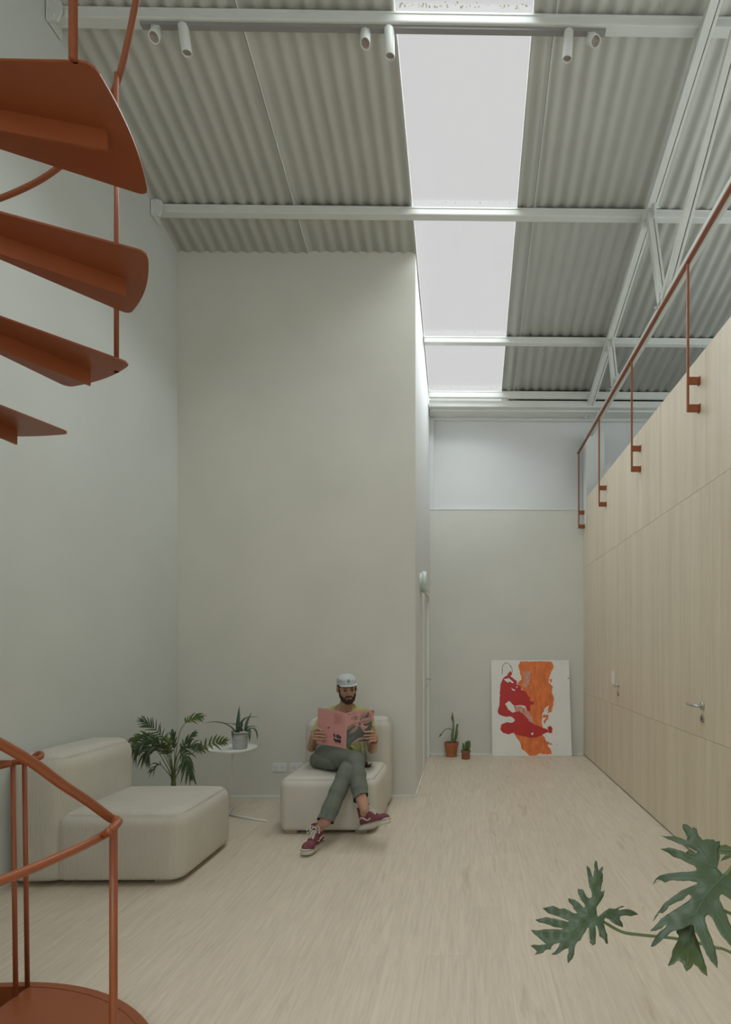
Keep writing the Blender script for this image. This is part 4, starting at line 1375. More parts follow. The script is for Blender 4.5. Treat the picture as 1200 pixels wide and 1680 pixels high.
leaf(big, bigc, big_place, M_PHILO,
     [[(775, 600), (680, 690), (600, 790), (520, 930), (478, 1030)], [(775, 600), (640, 450), (560, 340), (430, 150)], [(560, 340), (400, 285), (220, 233)], [(700, 525), (500, 440), (300, 370), (210, 352)], [(740, 595), (500, 590), (250, 605), (130, 670)],
      [(690, 690), (520, 700), (350, 810), (200, 920), (130, 1005)], [(600, 790), (450, 870), (250, 990), (110, 1105)], [(510, 955), (380, 1000), (200, 1130), (110, 1245)], [(640, 770), (720, 960), (820, 1130), (930, 1310)], [(525, 945), (600, 1130), (650, 1300), (710, 1440)], [(740, 655), (850, 720), (1040, 910)], [(700, 480), (690, 400), (710, 300)], [(775, 600), (880, 640), (1100, 690)], [(780, 595), (900, 520), (1150, 480)]], None)
def under_place(px, py):
    p = big_place(px, py)
    d = (p - Vector((0, 0, EYE)))
    return Vector((0, 0, EYE)) + d * 1.035
leaf([(475,1000),(420,1040),(345,1085),(335,1115),(360,1150),(355,1180),(330,1230),(300,1290),(290,1350),(260,1425),(310,1410),(360,1372),(395,1400),(410,1440),(430,1475),(470,1445),(495,1405),(530,1430),(580,1490),(625,1520),(615,1440),(590,1360),(565,1290),(545,1220),(525,1170),(510,1130),(500,1060)], bigc, under_place, M_PHILO2,
     [[(480, 1020), (462, 1170), (445, 1300), (435, 1460)], [(462, 1170), (360, 1290), (280, 1415)], [(465, 1170), (540, 1310), (615, 1500)]], None)
def back_place(px, py):
    return P(px, py, Y=1.42 + 0.002 * (1400 - py) - 0.0004 * (px - 1150))
leaf([(425,382),(460,350),(520,388),(620,330),(735,318),(790,310),(840,330),(960,330),(1100,390),(960,420),(850,425),(745,462),(770,425),(830,400),(740,398),(620,425),(540,412),(470,405)], bigc, back_place, M_PHILO2,
     [[(1080, 385), (740, 365), (520, 395)], [(1000, 380), (800, 400), (750, 455)]], None)
def stalk(pts, r0=0.0038, r1=0.0032):
    c = catmull(pts, 8); n = len(c)
    bm = bmesh.new(); tube(bm, c, [r0 + (r1 - r0) * i / n for i in range(n)], 10)
    link('petiole', bm, M_PETIOLE, ph, smooth=True)
crown = (1.25, 1.215, 0.52)
j = small_place(981, 1505)
stalk([j, small_place(991.5, 1515) + Vector((0, .01, 0)), P(1020, 1528.5, Y=1.365), P(1050, 1533.6, Y=1.36), P(1113, 1540.5, Y=1.35), P(1173, 1554, Y=1.335), P(1215, 1570, Y=1.32), (0.95, 1.27, 0.57), crown])
jb = big_place(*bigc(775, 600))
stalk([jb, jb + Vector((0.08, 0.05, 0.02)), jb + Vector((0.25, 0.08, -0.03)), (1.1, 1.24, 0.62), crown])
ju = under_place(*bigc(480, 1010))
stalk([ju, ju + Vector((0.07, 0.10, -0.01)), (0.9, 1.30, 0.68), crown])
jk = back_place(*bigc(1090, 388))
stalk([jk, (0.95, 1.4, 0.85), (1.15, 1.3, 0.7), crown])
# a few more leaves of the same plant beyond the frame edge
for ang, L in ((20, 0.34), (75, 0.32), (-50, 0.3)):
    a = math.radians(ang)
    e = Vector(crown) + Vector((math.cos(a) * 0.20, math.sin(a) * L * 0.5, 0.38))
    stalk([e, e + Vector((-0.05, -0.03, -0.1)), crown])
    bm = bmesh.new()
    sheet(bm, [((x - 775) , (y - 597)) for x, y in big], lambda x, y: (e.x + 0.00025 * (x * math.cos(a) - y * math.sin(a)), e.y + 0.00025 * (x * math.sin(a) + y * math.cos(a)), e.z - 0.00012 * abs(y)), step=60, thick=0.0007)
    link('leaf', bm, M_PHILO, ph, smooth=True)
tag(ph, 'lobed dark green philodendron reaching in from the lower right corner', 'plant')

# ================================================================== PERSON
man = empty('person', (-1.08, 4.6, 0.43))
def V(x, y, Y):
    return P(x, y, Y=Y)
# --- head frame: local x right, -y forward, z up
HM = Matrix.Translation(V(569.5, 1129.8, 4.76)) @ Matrix.Rotation(math.radians(22), 4, 'Z') @ Matrix.Rotation(math.radians(9), 4, 'X') @ Matrix.Rotation(math.radians(-3), 4, 'Y') @ Matrix.Diagonal((.98, 1, .97, 1))
HR = HM.to_3x3()
def hl(x, y, z):
    return HM @ Vector((x, y, z))
def hel(bm, c, r, seg=22, rot=None):
    ellipsoid(bm, hl(*c), r, HR @ rot if rot is not None else HR, seg)
bm = bmesh.new()
hel(bm, (0, .012, .03), (.076, .097, .085))
hel(bm, (0, -.026, -.018), (.065, .066, .076))
hel(bm, (0, -.030, -.070), (.050, .055, .046))
hel(bm, (0, -.070, -.103), (.024, .022, .018))
for s in (-1, 1):
    hel(bm, (s * .046, -.002, -.062), (.022, .030, .030))
    hel(bm, (s * .040, -.062, -.018), (.024, .018, .024))
    hel(bm, (s * .011, -.100, -.031), (.009, .010, .008), 12)
    hel(bm, (s * .082, .010, -.002), (.009, .017, .028), 16)
    hel(bm, (s * .080, .004, -.010), (.012, .010, .022), 12)
capsule(bm, hl(-.040, -.078, .024), hl(-.008, -.088, .020), .011, .011)
capsule(bm, hl(.040, -.078, .024), hl(.008, -.088, .020), .011, .011)
capsule(bm, hl(0, -.086, .016), hl(0, -.112, -.026), .0085, .0125)
hel(bm, (0, -.078, -.060), (.027, .022, .020))
# neck, shoulders, trunk (inside the shirt)
nb = V(567, 1172, 4.83)
capsule(bm, nb, V(569, 1150, 4.79), .060, .055)
NC = V(566.5, 1160.5, 4.815)
NN = Vector((0, -.040, .065)).normalized()
ellipsoid(bm, NC - NN * .030, (.098, .078, .036), Matrix.Rotation(math.radians(31), 3, 'X'))
ellipsoid(bm, V(567, 1194, 4.84), (.15, .085, .16))
ellipsoid(bm, V(567, 1225, 4.76), (.125, .085, .16))
# arms
shR, elR, wrR = V(536, 1173.5, 4.84), V(511.5, 1226, 4.70), V(512.5, 1214, 4.565)
shL, elL, wrL = V(601, 1173, 4.84), V(611, 1229, 4.70), V(614, 1217, 4.575)
chain(bm, [shR, elR], [.046, .036]); chain(bm, [elR, wrR], [.039, .026])
chain(bm, [shL, elL], [.046, .036]); chain(bm, [elL, wrL], [.039, .026])
# magazine surface used by the fingers
def mag_y(px):
    if px < 568.3:
        u = (px - 522) / 46.3
        return 4.50 + (4.425 - 4.50) * u - 0.012 * math.sin(PI * max(0, min(1, u)))
    u = (px - 568.3) / 46
    return 4.425 + (4.50 - 4.425) * u - 0.014 * math.sin(PI * max(0, min(1, u)))
def finger(bm, pts, rs):
    for (p, q, a, b) in zip(pts, pts[1:], rs, rs[1:]):
        capsule(bm, p, q, a, b, 12)
# right hand of the man (left in the picture)
palmR = V(514.5, 1206.5, 4.515)
capsule(bm, wrR, palmR, .024, .026)
ellipsoid(bm, palmR, (.017, .036, .040))
for i, (yk, ym, yt, xt) in enumerate(((1198.5, 1195.5, 1198.5, 528.5), (1202.5, 1202.0, 1203.2, 535.0), (1207.5, 1207.3, 1208.3, 536.2), (1212.2, 1212.5, 1213.2, 533.5))):
    k = V(516.3, yk, 4.488); m1 = V(520.8, ym - .4, 4.476); m2 = V((521 + xt) / 2 + 1.5, (ym + yt) / 2, mag_y((521 + xt) / 2) - .0125); t = V(xt - 1.3, yt, mag_y(xt) - .011)
    finger(bm, [V(514.5, 1206.5 + (yk - 1206) * .7, 4.51), k, m1, m2, t], [.012, .0105, .0098, .0090, .0075])
finger(bm, [V(514.5, 1211, 4.535), V(518, 1202, 4.545), V(525, 1197, 4.525), V(531, 1196, 4.517)], [.014, .012, .0105, .009])
# left hand (right in the picture)
palmL = V(616, 1208, 4.53)
capsule(bm, wrL, palmL, .024, .026)
ellipsoid(bm, palmL, (.017, .036, .040))
for i, (yk, ym, yt, xt) in enumerate(((1202, 1200.0, 1201.3, 597.3), (1206.5, 1206.0, 1206.8, 596.2), (1211, 1211, 1211.8, 599.5), (1215, 1215.3, 1216.2, 605))):
    k = V(615.2, yk, 4.50); m1 = V(611.3, ym, 4.483); m2 = V((610 + xt) / 2, (ym + yt) / 2, mag_y((610 + xt) / 2) - .0125); t = V(xt + 1.3, yt, mag_y(xt) - .011)
    finger(bm, [V(616, 1208 + (yk - 1208) * .7, 4.52), k, m1, m2, t], [.012, .0105, .0098, .0090, .0075])
finger(bm, [V(616.5, 1209, 4.54), V(616, 1201, 4.535), V(613.5, 1196, 4.525), V(612.3, 1191.5, 4.52)], [.014, .012, .0105, .009])
# legs
hipR, knR, hmR = V(533, 1241, 4.68), V(583, 1247, 4.34), V(592.5, 1309, 4.12)
hipL, knL, hmL = V(585, 1243, 4.68), V(569, 1266, 4.26), V(534, 1347, 4.03)
ankR, ankL = V(598.5, 1327, 4.075), V(520.5, 1361, 4.055)
ellipsoid(bm, V(558, 1243, 4.70), (.14, .11, .08))
chain(bm, [V(540, 1242, 4.68), hipR, knR, hmR, ankR], [.07, .07, .052, .043, .034])
chain(bm, [V(575, 1244, 4.68), hipL, knL, hmL, ankL], [.07, .07, .050, .043, .034])
# feet inside the shoes
shoeR_heel, shoeR_toe = V(592.5, 1360.5, 4.12), V(646, 1347, 3.975)
shoeL_heel, shoeL_toe = Vector((-1.086, 4.105, 0.0)), P(498.5, 1402.5, h=0.024)
def shoe_matrix(heel, toe, up):
    x = (toe - heel).normalized(); y = Vector(up).cross(x).normalized(); z = x.cross(y)
    return Matrix.Translation(heel) @ Matrix((x, y, z)).transposed().to_4x4()
MR = shoe_matrix(shoeR_heel, shoeR_toe, (0.12, 0.10, 1))
ML = shoe_matrix(shoeL_heel, shoeL_toe, (-0.02, 0.0, 1))
for M_, ank in ((MR, ankR), (ML, ankL)):
    chain(bm, [ank, M_ @ Vector((.055, 0, .085)), M_ @ Vector((.13, 0, .055)), M_ @ Vector((.21, 0, .042))], [.033, .033, .026, .018])
body = fuse('body', bm, M_SKIN, man, 0.0028, 4)

# --- face details
for s in (-1, 1):
    bm = bmesh.new(); hel(bm, (s * .030, -.0835, .0005), (.0130, .0068, .0040), 16)
    e = link('eye', bm, M_EYE, man, smooth=True)
    bm = bmesh.new(); hel(bm, (s * .030 + .002, -.0895, .0000), (.0050, .0022, .0042), 12)
    link('iris', bm, M_IRIS, e, smooth=True)
    bm = bmesh.new(); tube(bm, catmull([hl(s * .044, -.0765, .003), hl(s * .030, -.0895, .0072), hl(s * .016, -.0865, .002)], 5), [.0012, .0020, .0026, .003, .0030, .003, .003, .0026, .002, .0016, .0012], 8)
    link('upper_eyelid', bm, M_SKIN if False else M_HAIR, e, smooth=True)
    bm = bmesh.new(); tube(bm, catmull([hl(s * .050, -.0770, .021), hl(s * .032, -.0925, .026), hl(s * .013, -.0985, .020)], 5), [.0015, .0025, .003, .0034, .0036, .0038, .0038, .0038, .0036, .003, .002], 8, flat=0.7)
    link('eyebrow', bm, M_HAIR, man, smooth=True)
bm = bmesh.new()
chain(bm, [hl(-.015, -.0995, -.0600), hl(0, -.1035, -.0585), hl(.015, -.0995, -.0600)], [.0022, .0036, .0022], 10)
chain(bm, [hl(-.012, -.0985, -.0655), hl(0, -.1020, -.0665), hl(.012, -.0985, -.0655)], [.0026, .0046, .0026], 10)
fuse('lips', bm, M_LIP, man, 0.0012, 1)
bm = bmesh.new()
for s in (-1, 1):
    chain(bm, [hl(s * .0695, -.016, .022), hl(s * .0665, -.020, -.022), hl(s * .060, -.026, -.062), hl(s * .044, -.052, -.092), hl(s * .020, -.078, -.108), hl(0, -.084, -.110)], [.006, .009, .0115, .0135, .0135, .0135])
    chain(bm, [hl(s * .056, -.040, -.058), hl(s * .036, -.066, -.084), hl(0, -.080, -.098)], [.007, .011, .013])
    chain(bm, [hl(0, -.104, -.0475), hl(s * .014, -.099, -.0475), hl(s * .027, -.088, -.056), hl(s * .035, -.078, -.068)], [.0055, .0062, .0052, .0040])
hel(bm, (0, -.045, -.096), (.040, .040, .018))
hel(bm, (0, -.094, -.0815), (.009, .008, .008), 12)
fuse('beard', bm, M_HAIR, man, 0.0020, 4)
bm = bmesh.new()
for s in (-1, 1):
    hel(bm, (s * .060, .015, .035), (.020, .060, .028))
    hel(bm, (s * .045, .060, .000), (.035, .045, .050))
fuse('hair', bm, M_HAIR, man, 0.004, 2)

# --- cap
def cap_pt(a, t):
    """a: angle round the head (0 = front), t: 0 rim .. 1 crown"""
    k = (1 - t ** 3.4) ** (1 / 2.1) if t < 1 else 0
    rx, ry = .0845 * k, .106 * k
    return hl(rx * math.sin(a), .010 - ry * math.cos(a), .050 + .080 * t - .016 * (1 - math.cos(a)) * 0.5 * (1 - t))
bm = bmesh.new(); b2 = bmesh.new()
NA, NT = 60, 18
rows = []
for j in range(NT):
    t = j / NT * 0.995
    rows.append([b2.verts.new(cap_pt(2 * PI * i / NA, t)) for i in range(NA)])
for j in range(NT - 1):
    for i in range(NA):
        b2.faces.new((rows[j][i], rows[j][(i + 1) % NA], rows[j + 1][(i + 1) % NA], rows[j + 1][i]))
topv = b2.verts.new(hl(0, .010, .1302))
for i in range(NA):
    b2.faces.new((rows[-1][i], rows[-1][(i + 1) % NA], topv))
bmesh.ops.recalc_face_normals(b2, faces=b2.faces)
bmesh.ops.solidify(b2, geom=list(b2.faces), thickness=0.0025)
merge(bm, b2)
capo = link('cap', bm, M_CAP, man, smooth=True)
bm = bmesh.new(); b2 = bmesh.new()
rows = []
for j in range(9):
    v = j / 8
    row = []
    for i in range(25):
        a = (-1 + 2 * i / 24) * 1.12 + 0.16
        bx, by = .083 * math.sin(a), .010 - .1045 * math.cos(a)
        ext = .074 * max(0, math.cos((a - 0.16) * 1.40)) ** 0.5
        row.append(b2.verts.new(hl(bx * (1 + .05 * v), by - ext * v, .0520 + .004 * v - .010 * (abs(i - 12) / 12) ** 2 * v - .006 * max(0, -a))))
    rows.append(row)
for j in range(8):
    for i in range(24):
        b2.faces.new((rows[j][i], rows[j][i + 1], rows[j + 1][i + 1], rows[j + 1][i]))
bmesh.ops.recalc_face_normals(b2, faces=b2.faces)
bmesh.ops.solidify(b2, geom=list(b2.faces), thickness=0.003)
merge(bm, b2)
link('cap_brim', bm, M_CAP, man, smooth=True)
def on_cap(x, z, off=.0016):
    """point on the cap front for small stitched marks: x sideways, z above the rim"""
    t = (z - .006) / .080
    k = (1 - t ** 3.4) ** (1 / 2.1)
    a = math.asin(max(-1, min(1, x / (.0845 * k))))
    p = cap_pt(a, t)
    c = hl(0, .01, .05)
    return p + (p - c).normalized() * off
bm = bmesh.new()
def stroke(pts, r=.0011):
    tube(bm, [on_cap(x, z) for x, z in pts], r, 6)
stroke([(-.012, .040), (.014, .040), (.012, .054), (-.012, .054), (-.013, .049), (-.009, .045), (-.012, .040)], .0016)
stroke([(-.006, .046), (.008, .046)], .0014); stroke([(-.004, .050), (.006, .050)], .0012)
stroke([(-.014, .038), (-.010, .036), (.012, .036), (.016, .038)], .0014)
link('cap_emblem', bm, M_GREYINK, capo)
bm = bmesh.new()
stroke([(-.070, .046), (-.062, .050), (-.055, .043), (-.048, .040), (-.040, .046), (-.030, .045)], .0012)
stroke([(-.066, .038), (-.055, .034), (-.045, .038)], .0010)
link('cap_stitching', bm, M_GREYINK, capo)
bm = bmesh.new()
stroke([(.030, .046), (.036, .048), (.042, .046)], .0013)
link('cap_stitching', bm, M_GREYINK, capo)

# --- t-shirt
bm = bmesh.new()
capsule(bm, V(541, 1172, 4.85), V(595, 1171.5, 4.85), .060, .060)
ellipsoid(bm, V(567.5, 1195, 4.84), (.178, .112, .155))
ellipsoid(bm, V(567, 1221, 4.78), (.155, .118, .150))
ellipsoid(bm, V(572, 1238, 4.72), (.150, .115, .075))
ellipsoid(bm, V(567, 1168.5, 4.85), (.120, .066, .056))
capsule(bm, V(549, 1164.5, 4.85), V(585, 1164, 4.85), .038, .038)
for a, b in ((shR, elR), (shL, elL)):
    m_ = a + (b - a) * 0.62
    chain(bm, [a, a + (b - a) * 0.3], [.062, .060])
    tube(bm, [a + (b - a) * 0.1, a + (b - a) * 0.45, m_], [.058, .061, .064], 24)
# loose shirt front below the magazine
ellipsoid(bm, V(584, 1226, 4.665), (.062, .045, .085))
capsule(bm, V(575, 1224, 4.625), V(590, 1236, 4.615), .014, .010)
capsule(bm, V(592, 1214, 4.64), V(596, 1238, 4.63), .016, .010)
shirt = fuse('t_shirt', bm, M_SHIRT, man, 0.005, 14)
cut = bmesh.new()
cut.from_mesh(shirt.data)
fa, fb = Vector((1, 0, 0)), Vector((0, -.065, -.040)).normalized()
kill = [v for v in cut.verts if (v.co - NC).dot(NN) > -.012 and ((v.co - NC).dot(fa) / .090) ** 2 + ((v.co - NC).dot(fb) / .076) ** 2 < 1]
bmesh.ops.delete(cut, geom=kill, context='VERTS')
cut.to_mesh(shirt.data); cut.free()
bm = bmesh.new()
cc = [NC - NN * .010 + fa * (.091 * math.sin(t)) + fb * (.077 * math.cos(t)) for t in [2 * PI * k / 48 for k in range(48)]]
tube(bm, cc, .0075, 10, closed=True)
link('collar', bm, M_SHIRT, shirt, smooth=True)

# --- trousers
def leg_tube(bm, a, b, r0, r1, seg=32):
    n = 10
    tube(bm, [a + (b - a) * (i / n) for i in range(n + 1)], [r0 + (r1 - r0) * (i / n) + 0.004 * math.sin(i * 2.1) for i in range(n + 1)], seg)
bm = bmesh.new()
ellipsoid(bm, V(556, 1243, 4.715), (.178, .135, .098))
chain(bm, [hipR, hipR + (knR - hipR) * 0.55, knR], [.094, .084, .070], 24)
chain(bm, [hipL, hipL + (knL - hipL) * 0.55, knL], [.090, .078, .066], 24)
chain(bm, [V(522, 1247, 4.66), V(548, 1252, 4.50)], [.070, .060], 24)
leg_tube(bm, knR, hmR + (hmR - knR) * .12, .070, .056)
leg_tube(bm, knL, hmL + (hmL - knL) * .12, .066, .062)
# folds: at the knee bend and across the lap
for (x0, y0, a0), (x1, y1, a1), r in (((562, 1238, 4.40), (584, 1236, 4.335), .008), ((558, 1247, 4.37), (580, 1252, 4.29), .008), ((530, 1234, 4.590), (554, 1242, 4.44), .008), ((566, 1268, 4.20), (535, 1338, 3.985), .007), ((585, 1256, 4.275), (592, 1302, 4.078), .006)):
    capsule(bm, V(x0, y0, a0), V(x1, y1, a1), r, r * .6)
trou = fuse('trousers', bm, M_TROUSER, man, 0.0045, 4)
cut = bmesh.new()
cut.from_mesh(trou.data)
for a, b, tilt in ((knR, hmR, Vector((0.30, 0, 0))), (knL, hmL, Vector((0.10, 0, 0)))):
    d = ((b - a).normalized() + tilt).normalized()
    near = [f for f in cut.faces if (f.calc_center_median() - b).length < .13]
    geo = set(near)
    for f in near:
        geo.update(f.edges); geo.update(f.verts)
    r_ = bmesh.ops.bisect_plane(cut, geom=list(geo), plane_co=b, plane_no=d, clear_outer=True)
cut.to_mesh(trou.data); cut.free()
for p_ in trou.data.polygons:
    p_.use_smooth = True
for a, b, r, tilt in ((knR, hmR, .0505, Vector((0.30, 0, 0))), (knL, hmL, .0545, Vector((0.10, 0, 0)))):
    d = ((b - a).normalized() + tilt).normalized()
    x, y, z = frame_z(d)
    bm = bmesh.new()
    lathe(bm, [(r * .80, -.06), (r * .97, -.03), (r * 1.0, -.001)], 32, Matrix.Translation(b) @ Matrix((x, y, z)).transposed().to_4x4(), cap=False)
    lathe(bm, [(.004, -.045), (r * .9, -.045)], 32, Matrix.Translation(b) @ Matrix((x, y, z)).transposed().to_4x4(), cap=False)
    link('hem_shade', bm, M_TROUSER_IN, trou, smooth=True)  # dark insert painted as the shade up inside the hem

# --- shoes
from mathutils.bvhtree import BVHTree
def make_shoe(M_, side):
    bm = bmesh.new()
    ellipsoid(bm, (.048, 0, .055), (.045, .036, .050))
    b2 = bmesh.new()
    tube(b2, [(.060, 0, .05), (.056, 0, .10), (.050, 0, .150)], [.043, .042, .041], 28, flat=1.12)
    merge(bm, b2)
    ellipsoid(bm, (.125, 0, .045), (.075, .040, .042))
    capsule(bm, (.080, 0, .105), (.165, 0, .052), .036, .032)
    ellipsoid(bm, (.215, .002, .036), (.064, .045, .036))
    b2 = bmesh.new()
    me = bpy.data.meshes.new('t'); bm.to_mesh(me)
    shoe = fuse('shoe', bm, M_SHOE, None, 0.0032, 4)
    bpy.data.meshes.remove(me)
    tree = BVHTree.FromPolygons([v.co.copy() for v in shoe.data.vertices], [tuple(p.vertices) for p in shoe.data.polygons])
    def side_pt(x, z, s):
        h = tree.ray_cast(Vector((x, s * .12, z)), Vector((0, -s, 0)))
        return (h[0] + Vector((0, s * .0012, 0))) if h[0] else Vector((x, s * .04, z))
    def top_pt(x, y):
        h = tree.ray_cast(Vector((x + .06, y, .24)), Vector((-.35, 0, -1)).normalized())
        return (h[0] + h[1] * .002) if h[0] else Vector((x, y, .1))
    shoe.data.transform(M_)
    shoe.parent = man
    shoe.matrix_parent_inverse = Matrix.Translation(-man.location)
    def sub(name, bmx, m, smooth=True):
        bmx.transform(M_)
        return link(name, bmx, m, shoe, smooth=smooth)
    # rubber sole
    bm = bmesh.new()
    prof = [(-.002, .026), (.02, .037), (.06, .038), (.11, .037), (.16, .043), (.205, .049), (.245, .045), (.270, .031), (.282, .010)]
    o = [(x, y) for x, y in prof] + [(x, -y * (.96 if x > .1 else 1)) for x, y in reversed(prof)]
    prism(bm, o, -.006, .028, bev=0.005)
    b2 = bmesh.new()
    ellipsoid(bm, (.250, 0, .026), (.034, .037, .014))
    sub('sole', bm, M_SOLE, False)
    bm = bmesh.new()
    tube(bm, [(x * 1.002, y * 1.015, .0235) for x, y in o], .0014, 6, closed=True)
    sub('sole_line', bm, M_SHOE)
    # wavy side stripes
    for s in (-1, 1):
        bm = bmesh.new()
        c = catmull([(.016, 0, .040), (.040, 0, .066), (.062, 0, .076), (.082, 0, .066), (.098, 0, .052), (.118, 0, .050), (.140, 0, .058)], 6)
        b2 = bmesh.new(); rows = []
        for i, p in enumerate(c):
            d = (c[min(i + 1, len(c) - 1)] - c[max(0, i - 1)]).normalized()
            n = Vector((-d.z, 0, d.x)); w = .0062 * (1 - .35 * i / len(c))
            rows.append([b2.verts.new(side_pt(p.x + n.x * w * e, p.z + n.z * w * e, s)) for e in (-1, -.3, .3, 1)])
        for i in range(len(c) - 1):
            for k in range(3):
                b2.faces.new((rows[i][k], rows[i][k + 1], rows[i + 1][k + 1], rows[i + 1][k]))
        bmesh.ops.recalc_face_normals(b2, faces=b2.faces)
        bmesh.ops.solidify(b2, geom=list(b2.faces), thickness=.0012)
        merge(bm, b2)
        sub('side_stripe', bm, M_SOLE)
    # laces
    bm = bmesh.new()
    rowsx = [.100, .114, .128, .142, .156, .170]
    for i, x in enumerate(rowsx):
        w = .017 + .0008 * i
        L_, R_ = top_pt(x, w), top_pt(x, -w)
        tube(bm, catmull([L_, top_pt(x + .003, 0) + Vector((0, 0, .004)), R_], 5), .0032, 8, flat=0.55)
        if i:
            q0 = top_pt(rowsx[i - 1], w)
            q1 = top_pt(rowsx[i - 1], -w)
            tube(bm, catmull([q0, top_pt(x - .007, 0) + Vector((0, 0, .006)), R_], 5), .0028, 8, flat=0.6)
            tube(bm, catmull([q1, top_pt(x - .007, 0) + Vector((0, 0, .0075)), L_], 5), .0028, 8, flat=0.6)
    for i, (z, x) in enumerate(((.125, .086), (.138, .088))):
        tube(bm, catmull([Vector((x - .008, .030, z)), Vector((x + .012, 0, z + .003)), Vector((x - .008, -.030, z))], 5), .0030, 8)
    k0 = Vector((.100, 0, .140))
    for s in (-1, 1):
        tube(bm, catmull([k0, k0 + Vector((.010, s * .022, .014)), k0 + Vector((.028, s * .046, -.004)), k0 + Vector((.030, s * .044, -.036)), k0 + Vector((.014, s * .026, -.012)), k0], 6), .0024, 8)
        tube(bm, catmull([k0, k0 + Vector((.016, s * .010, .004)), k0 + Vector((.032, s * .026, -.034))], 6), .0022, 8)
    ellipsoid(bm, k0, (.007, .009, .006), None, 10)
    sub('laces', bm, M_LACE)
    # padded collar edge
    bm = bmesh.new()
    tube(bm, [(.050 + .0415 * math.cos(t), .0465 * math.sin(t), .150 + .002 * math.cos(t)) for t in [2 * PI * k / 32 for k in range(32)]], .0036, 8, closed=True)
    sub('ankle_collar', bm, M_SHOE)
    bm = bmesh.new()
    b2 = bmesh.new()
    tube(bm, catmull([(.094, -.016, .125), (.100, -.012, .162), (.104, 0, .170), (.100, .012, .162), (.094, .016, .125)], 5), .004, 8)
    sub('tongue', bm, M_SHOE)
    return shoe
make_shoe(MR, 1)
make_shoe(ML, -1)
# dark bracelet
x, y, z = frame_z(palmL - wrL)
bm = bmesh.new()
tube(bm, [wrL + (palmL - wrL) * .22 + (x * math.cos(t) + y * math.sin(t)) * .0275 for t in [2 * PI * k / 28 for k in range(28)]], .0028, 8, closed=True)
link('bracelet', bm, M_BRACE, man, smooth=True)
tag(man, 'bearded man in pale cap, lime t-shirt and green trousers reading cross-legged on the armchair', 'person')

# ================================================================== MAGAZINE
def c3(x, y):
    return 500 + x / 8.57, 1090 + y / 8.57
def mg(x, y, off=0.0):
    px, py = c3(x, y)
    return P(px, py, Y=mag_y(px) - off)
mz = empty('magazine', mg(585, 1190))
def dense(pts, st=10):
    out = []
    for i in range(len(pts)):
        a, b = pts[i], pts[(i + 1) % len(pts)]
        k = max(1, int(math.hypot(b[0] - a[0], b[1] - a[1]) / st))
        out += [(a[0] + (b[0] - a[0]) * j / k, a[1] + (b[1] - a[1]) * j / k) for j in range(k)]
    return out
def mag_part(name, outline, off, m, parent, thick=0.0, step=None):
    bm = bmesh.new()
    pts = []
    n = len(outline)
    for i in range(n):
        a, b = outline[i], outline[(i + 1) % n]
        k = max(1, int(math.hypot(b[0] - a[0], b[1] - a[1]) / 25))
        for j in range(k):
            pts.append((a[0] + (b[0] - a[0]) * j / k, a[1] + (b[1] - a[1]) * j / k))
    sheet(bm, pts, lambda x, y: mg(x, y, off), step=step, thick=thick)
    return link(name, bm, m, parent)
LP = [(190, 608), (400, 640), (520, 668), (583, 690), (578, 1190), (500, 1165), (350, 1135), (176, 1112)]
RP = [(588, 690), (680, 655), (830, 640), (986, 645), (960, 800), (935, 960), (903, 1085), (760, 1090), (660, 1125), (583, 1190)]
bcov = mag_part('back_cover', LP, 0.0, M_MAGP, mz, 0.0006, 40)
fcov = mag_part('front_cover', RP, 0.0, M_MAGP, mz, 0.0006, 40)
mag_part('pages', [(x + 4 if x < 580 else x, y + 3) for x, y in LP], -0.0030, M_PAPER, mz, 0.0018, 40)
mag_part('pages', [(x - 3, y + 3) for x, y in RP], -0.0030, M_PAPER, mz, 0.0018, 40)
bm = bmesh.new()
tube(bm, [mg(585.5, 690, .0008), mg(583, 940, .0008), mg(580, 1190, .0008)], .0022, 8, flat=0.6)
link('spine', bm, mat('faded_spine', (0.52, 0.40, 0.31), 0.6, noise=0.05), mz)
# back cover print
bm = bmesh.new()
for i in range(12):
    y = 690 + i * 12.5
    L_ = [125, 60, 118, 110, 126, 100, 120, 126, 90, 124, 112, 70][i]
    sheet(bm, dense([(415, y), (415 + L_, y + L_ * .17), (415 + L_, y + L_ * .17 + 4.0), (415, y + 4.0)]), lambda x, y: mg(x, y, .0012))
link('text_block', bm, mat('red_grey_ink', (0.27, 0.09, 0.09), 0.6), bcov)
bm = bmesh.new()
for o in ([(395, 975), (432, 982), (436, 1030), (418, 1028)], [(445, 985), (485, 990), (515, 1018), (517, 1052), (478, 1040), (447, 1036)],
          [(395, 1028), (410, 1042), (440, 1046), (446, 1060), (460, 1048), (505, 1058), (517, 1085), (512, 1102), (490, 1108), (470, 1096), (448, 1098), (425, 1085), (412, 1065)],
          [(418, 952), (430, 955), (428, 966), (420, 965)], [(455, 960), (463, 962), (462, 972), (456, 970)], [(488, 1104), (494, 1105), (492, 1120), (486, 1117)], [(438, 1092), (444, 1094), (442, 1108), (437, 1104)]):
    sheet(bm, dense(o), lambda x, y: mg(x, y, .0014), step=18)
link('black_emblem', bm, M_INK, bcov)
bm = bmesh.new()
for o in ([(328, 882), (348, 880), (346, 902), (334, 905)], [(306, 892), (328, 888), (326, 895), (308, 898)], [(348, 886), (360, 882), (358, 890), (350, 893)]):
    sheet(bm, dense(o), lambda x, y: mg(x, y, .0014), step=18)
link('small_mark', bm, M_INK, bcov)
bm = bmesh.new()
for i in range(5):
    y = 1062 + i * 9
    sheet(bm, dense([(250, y), (322, y + 10), (322, y + 13), (250, y + 3)]), lambda x, y: mg(x, y, .0012))
sheet(bm, dense([(400, 1095), (530, 1128), (530, 1133), (400, 1100)]), lambda x, y: mg(x, y, .0012))
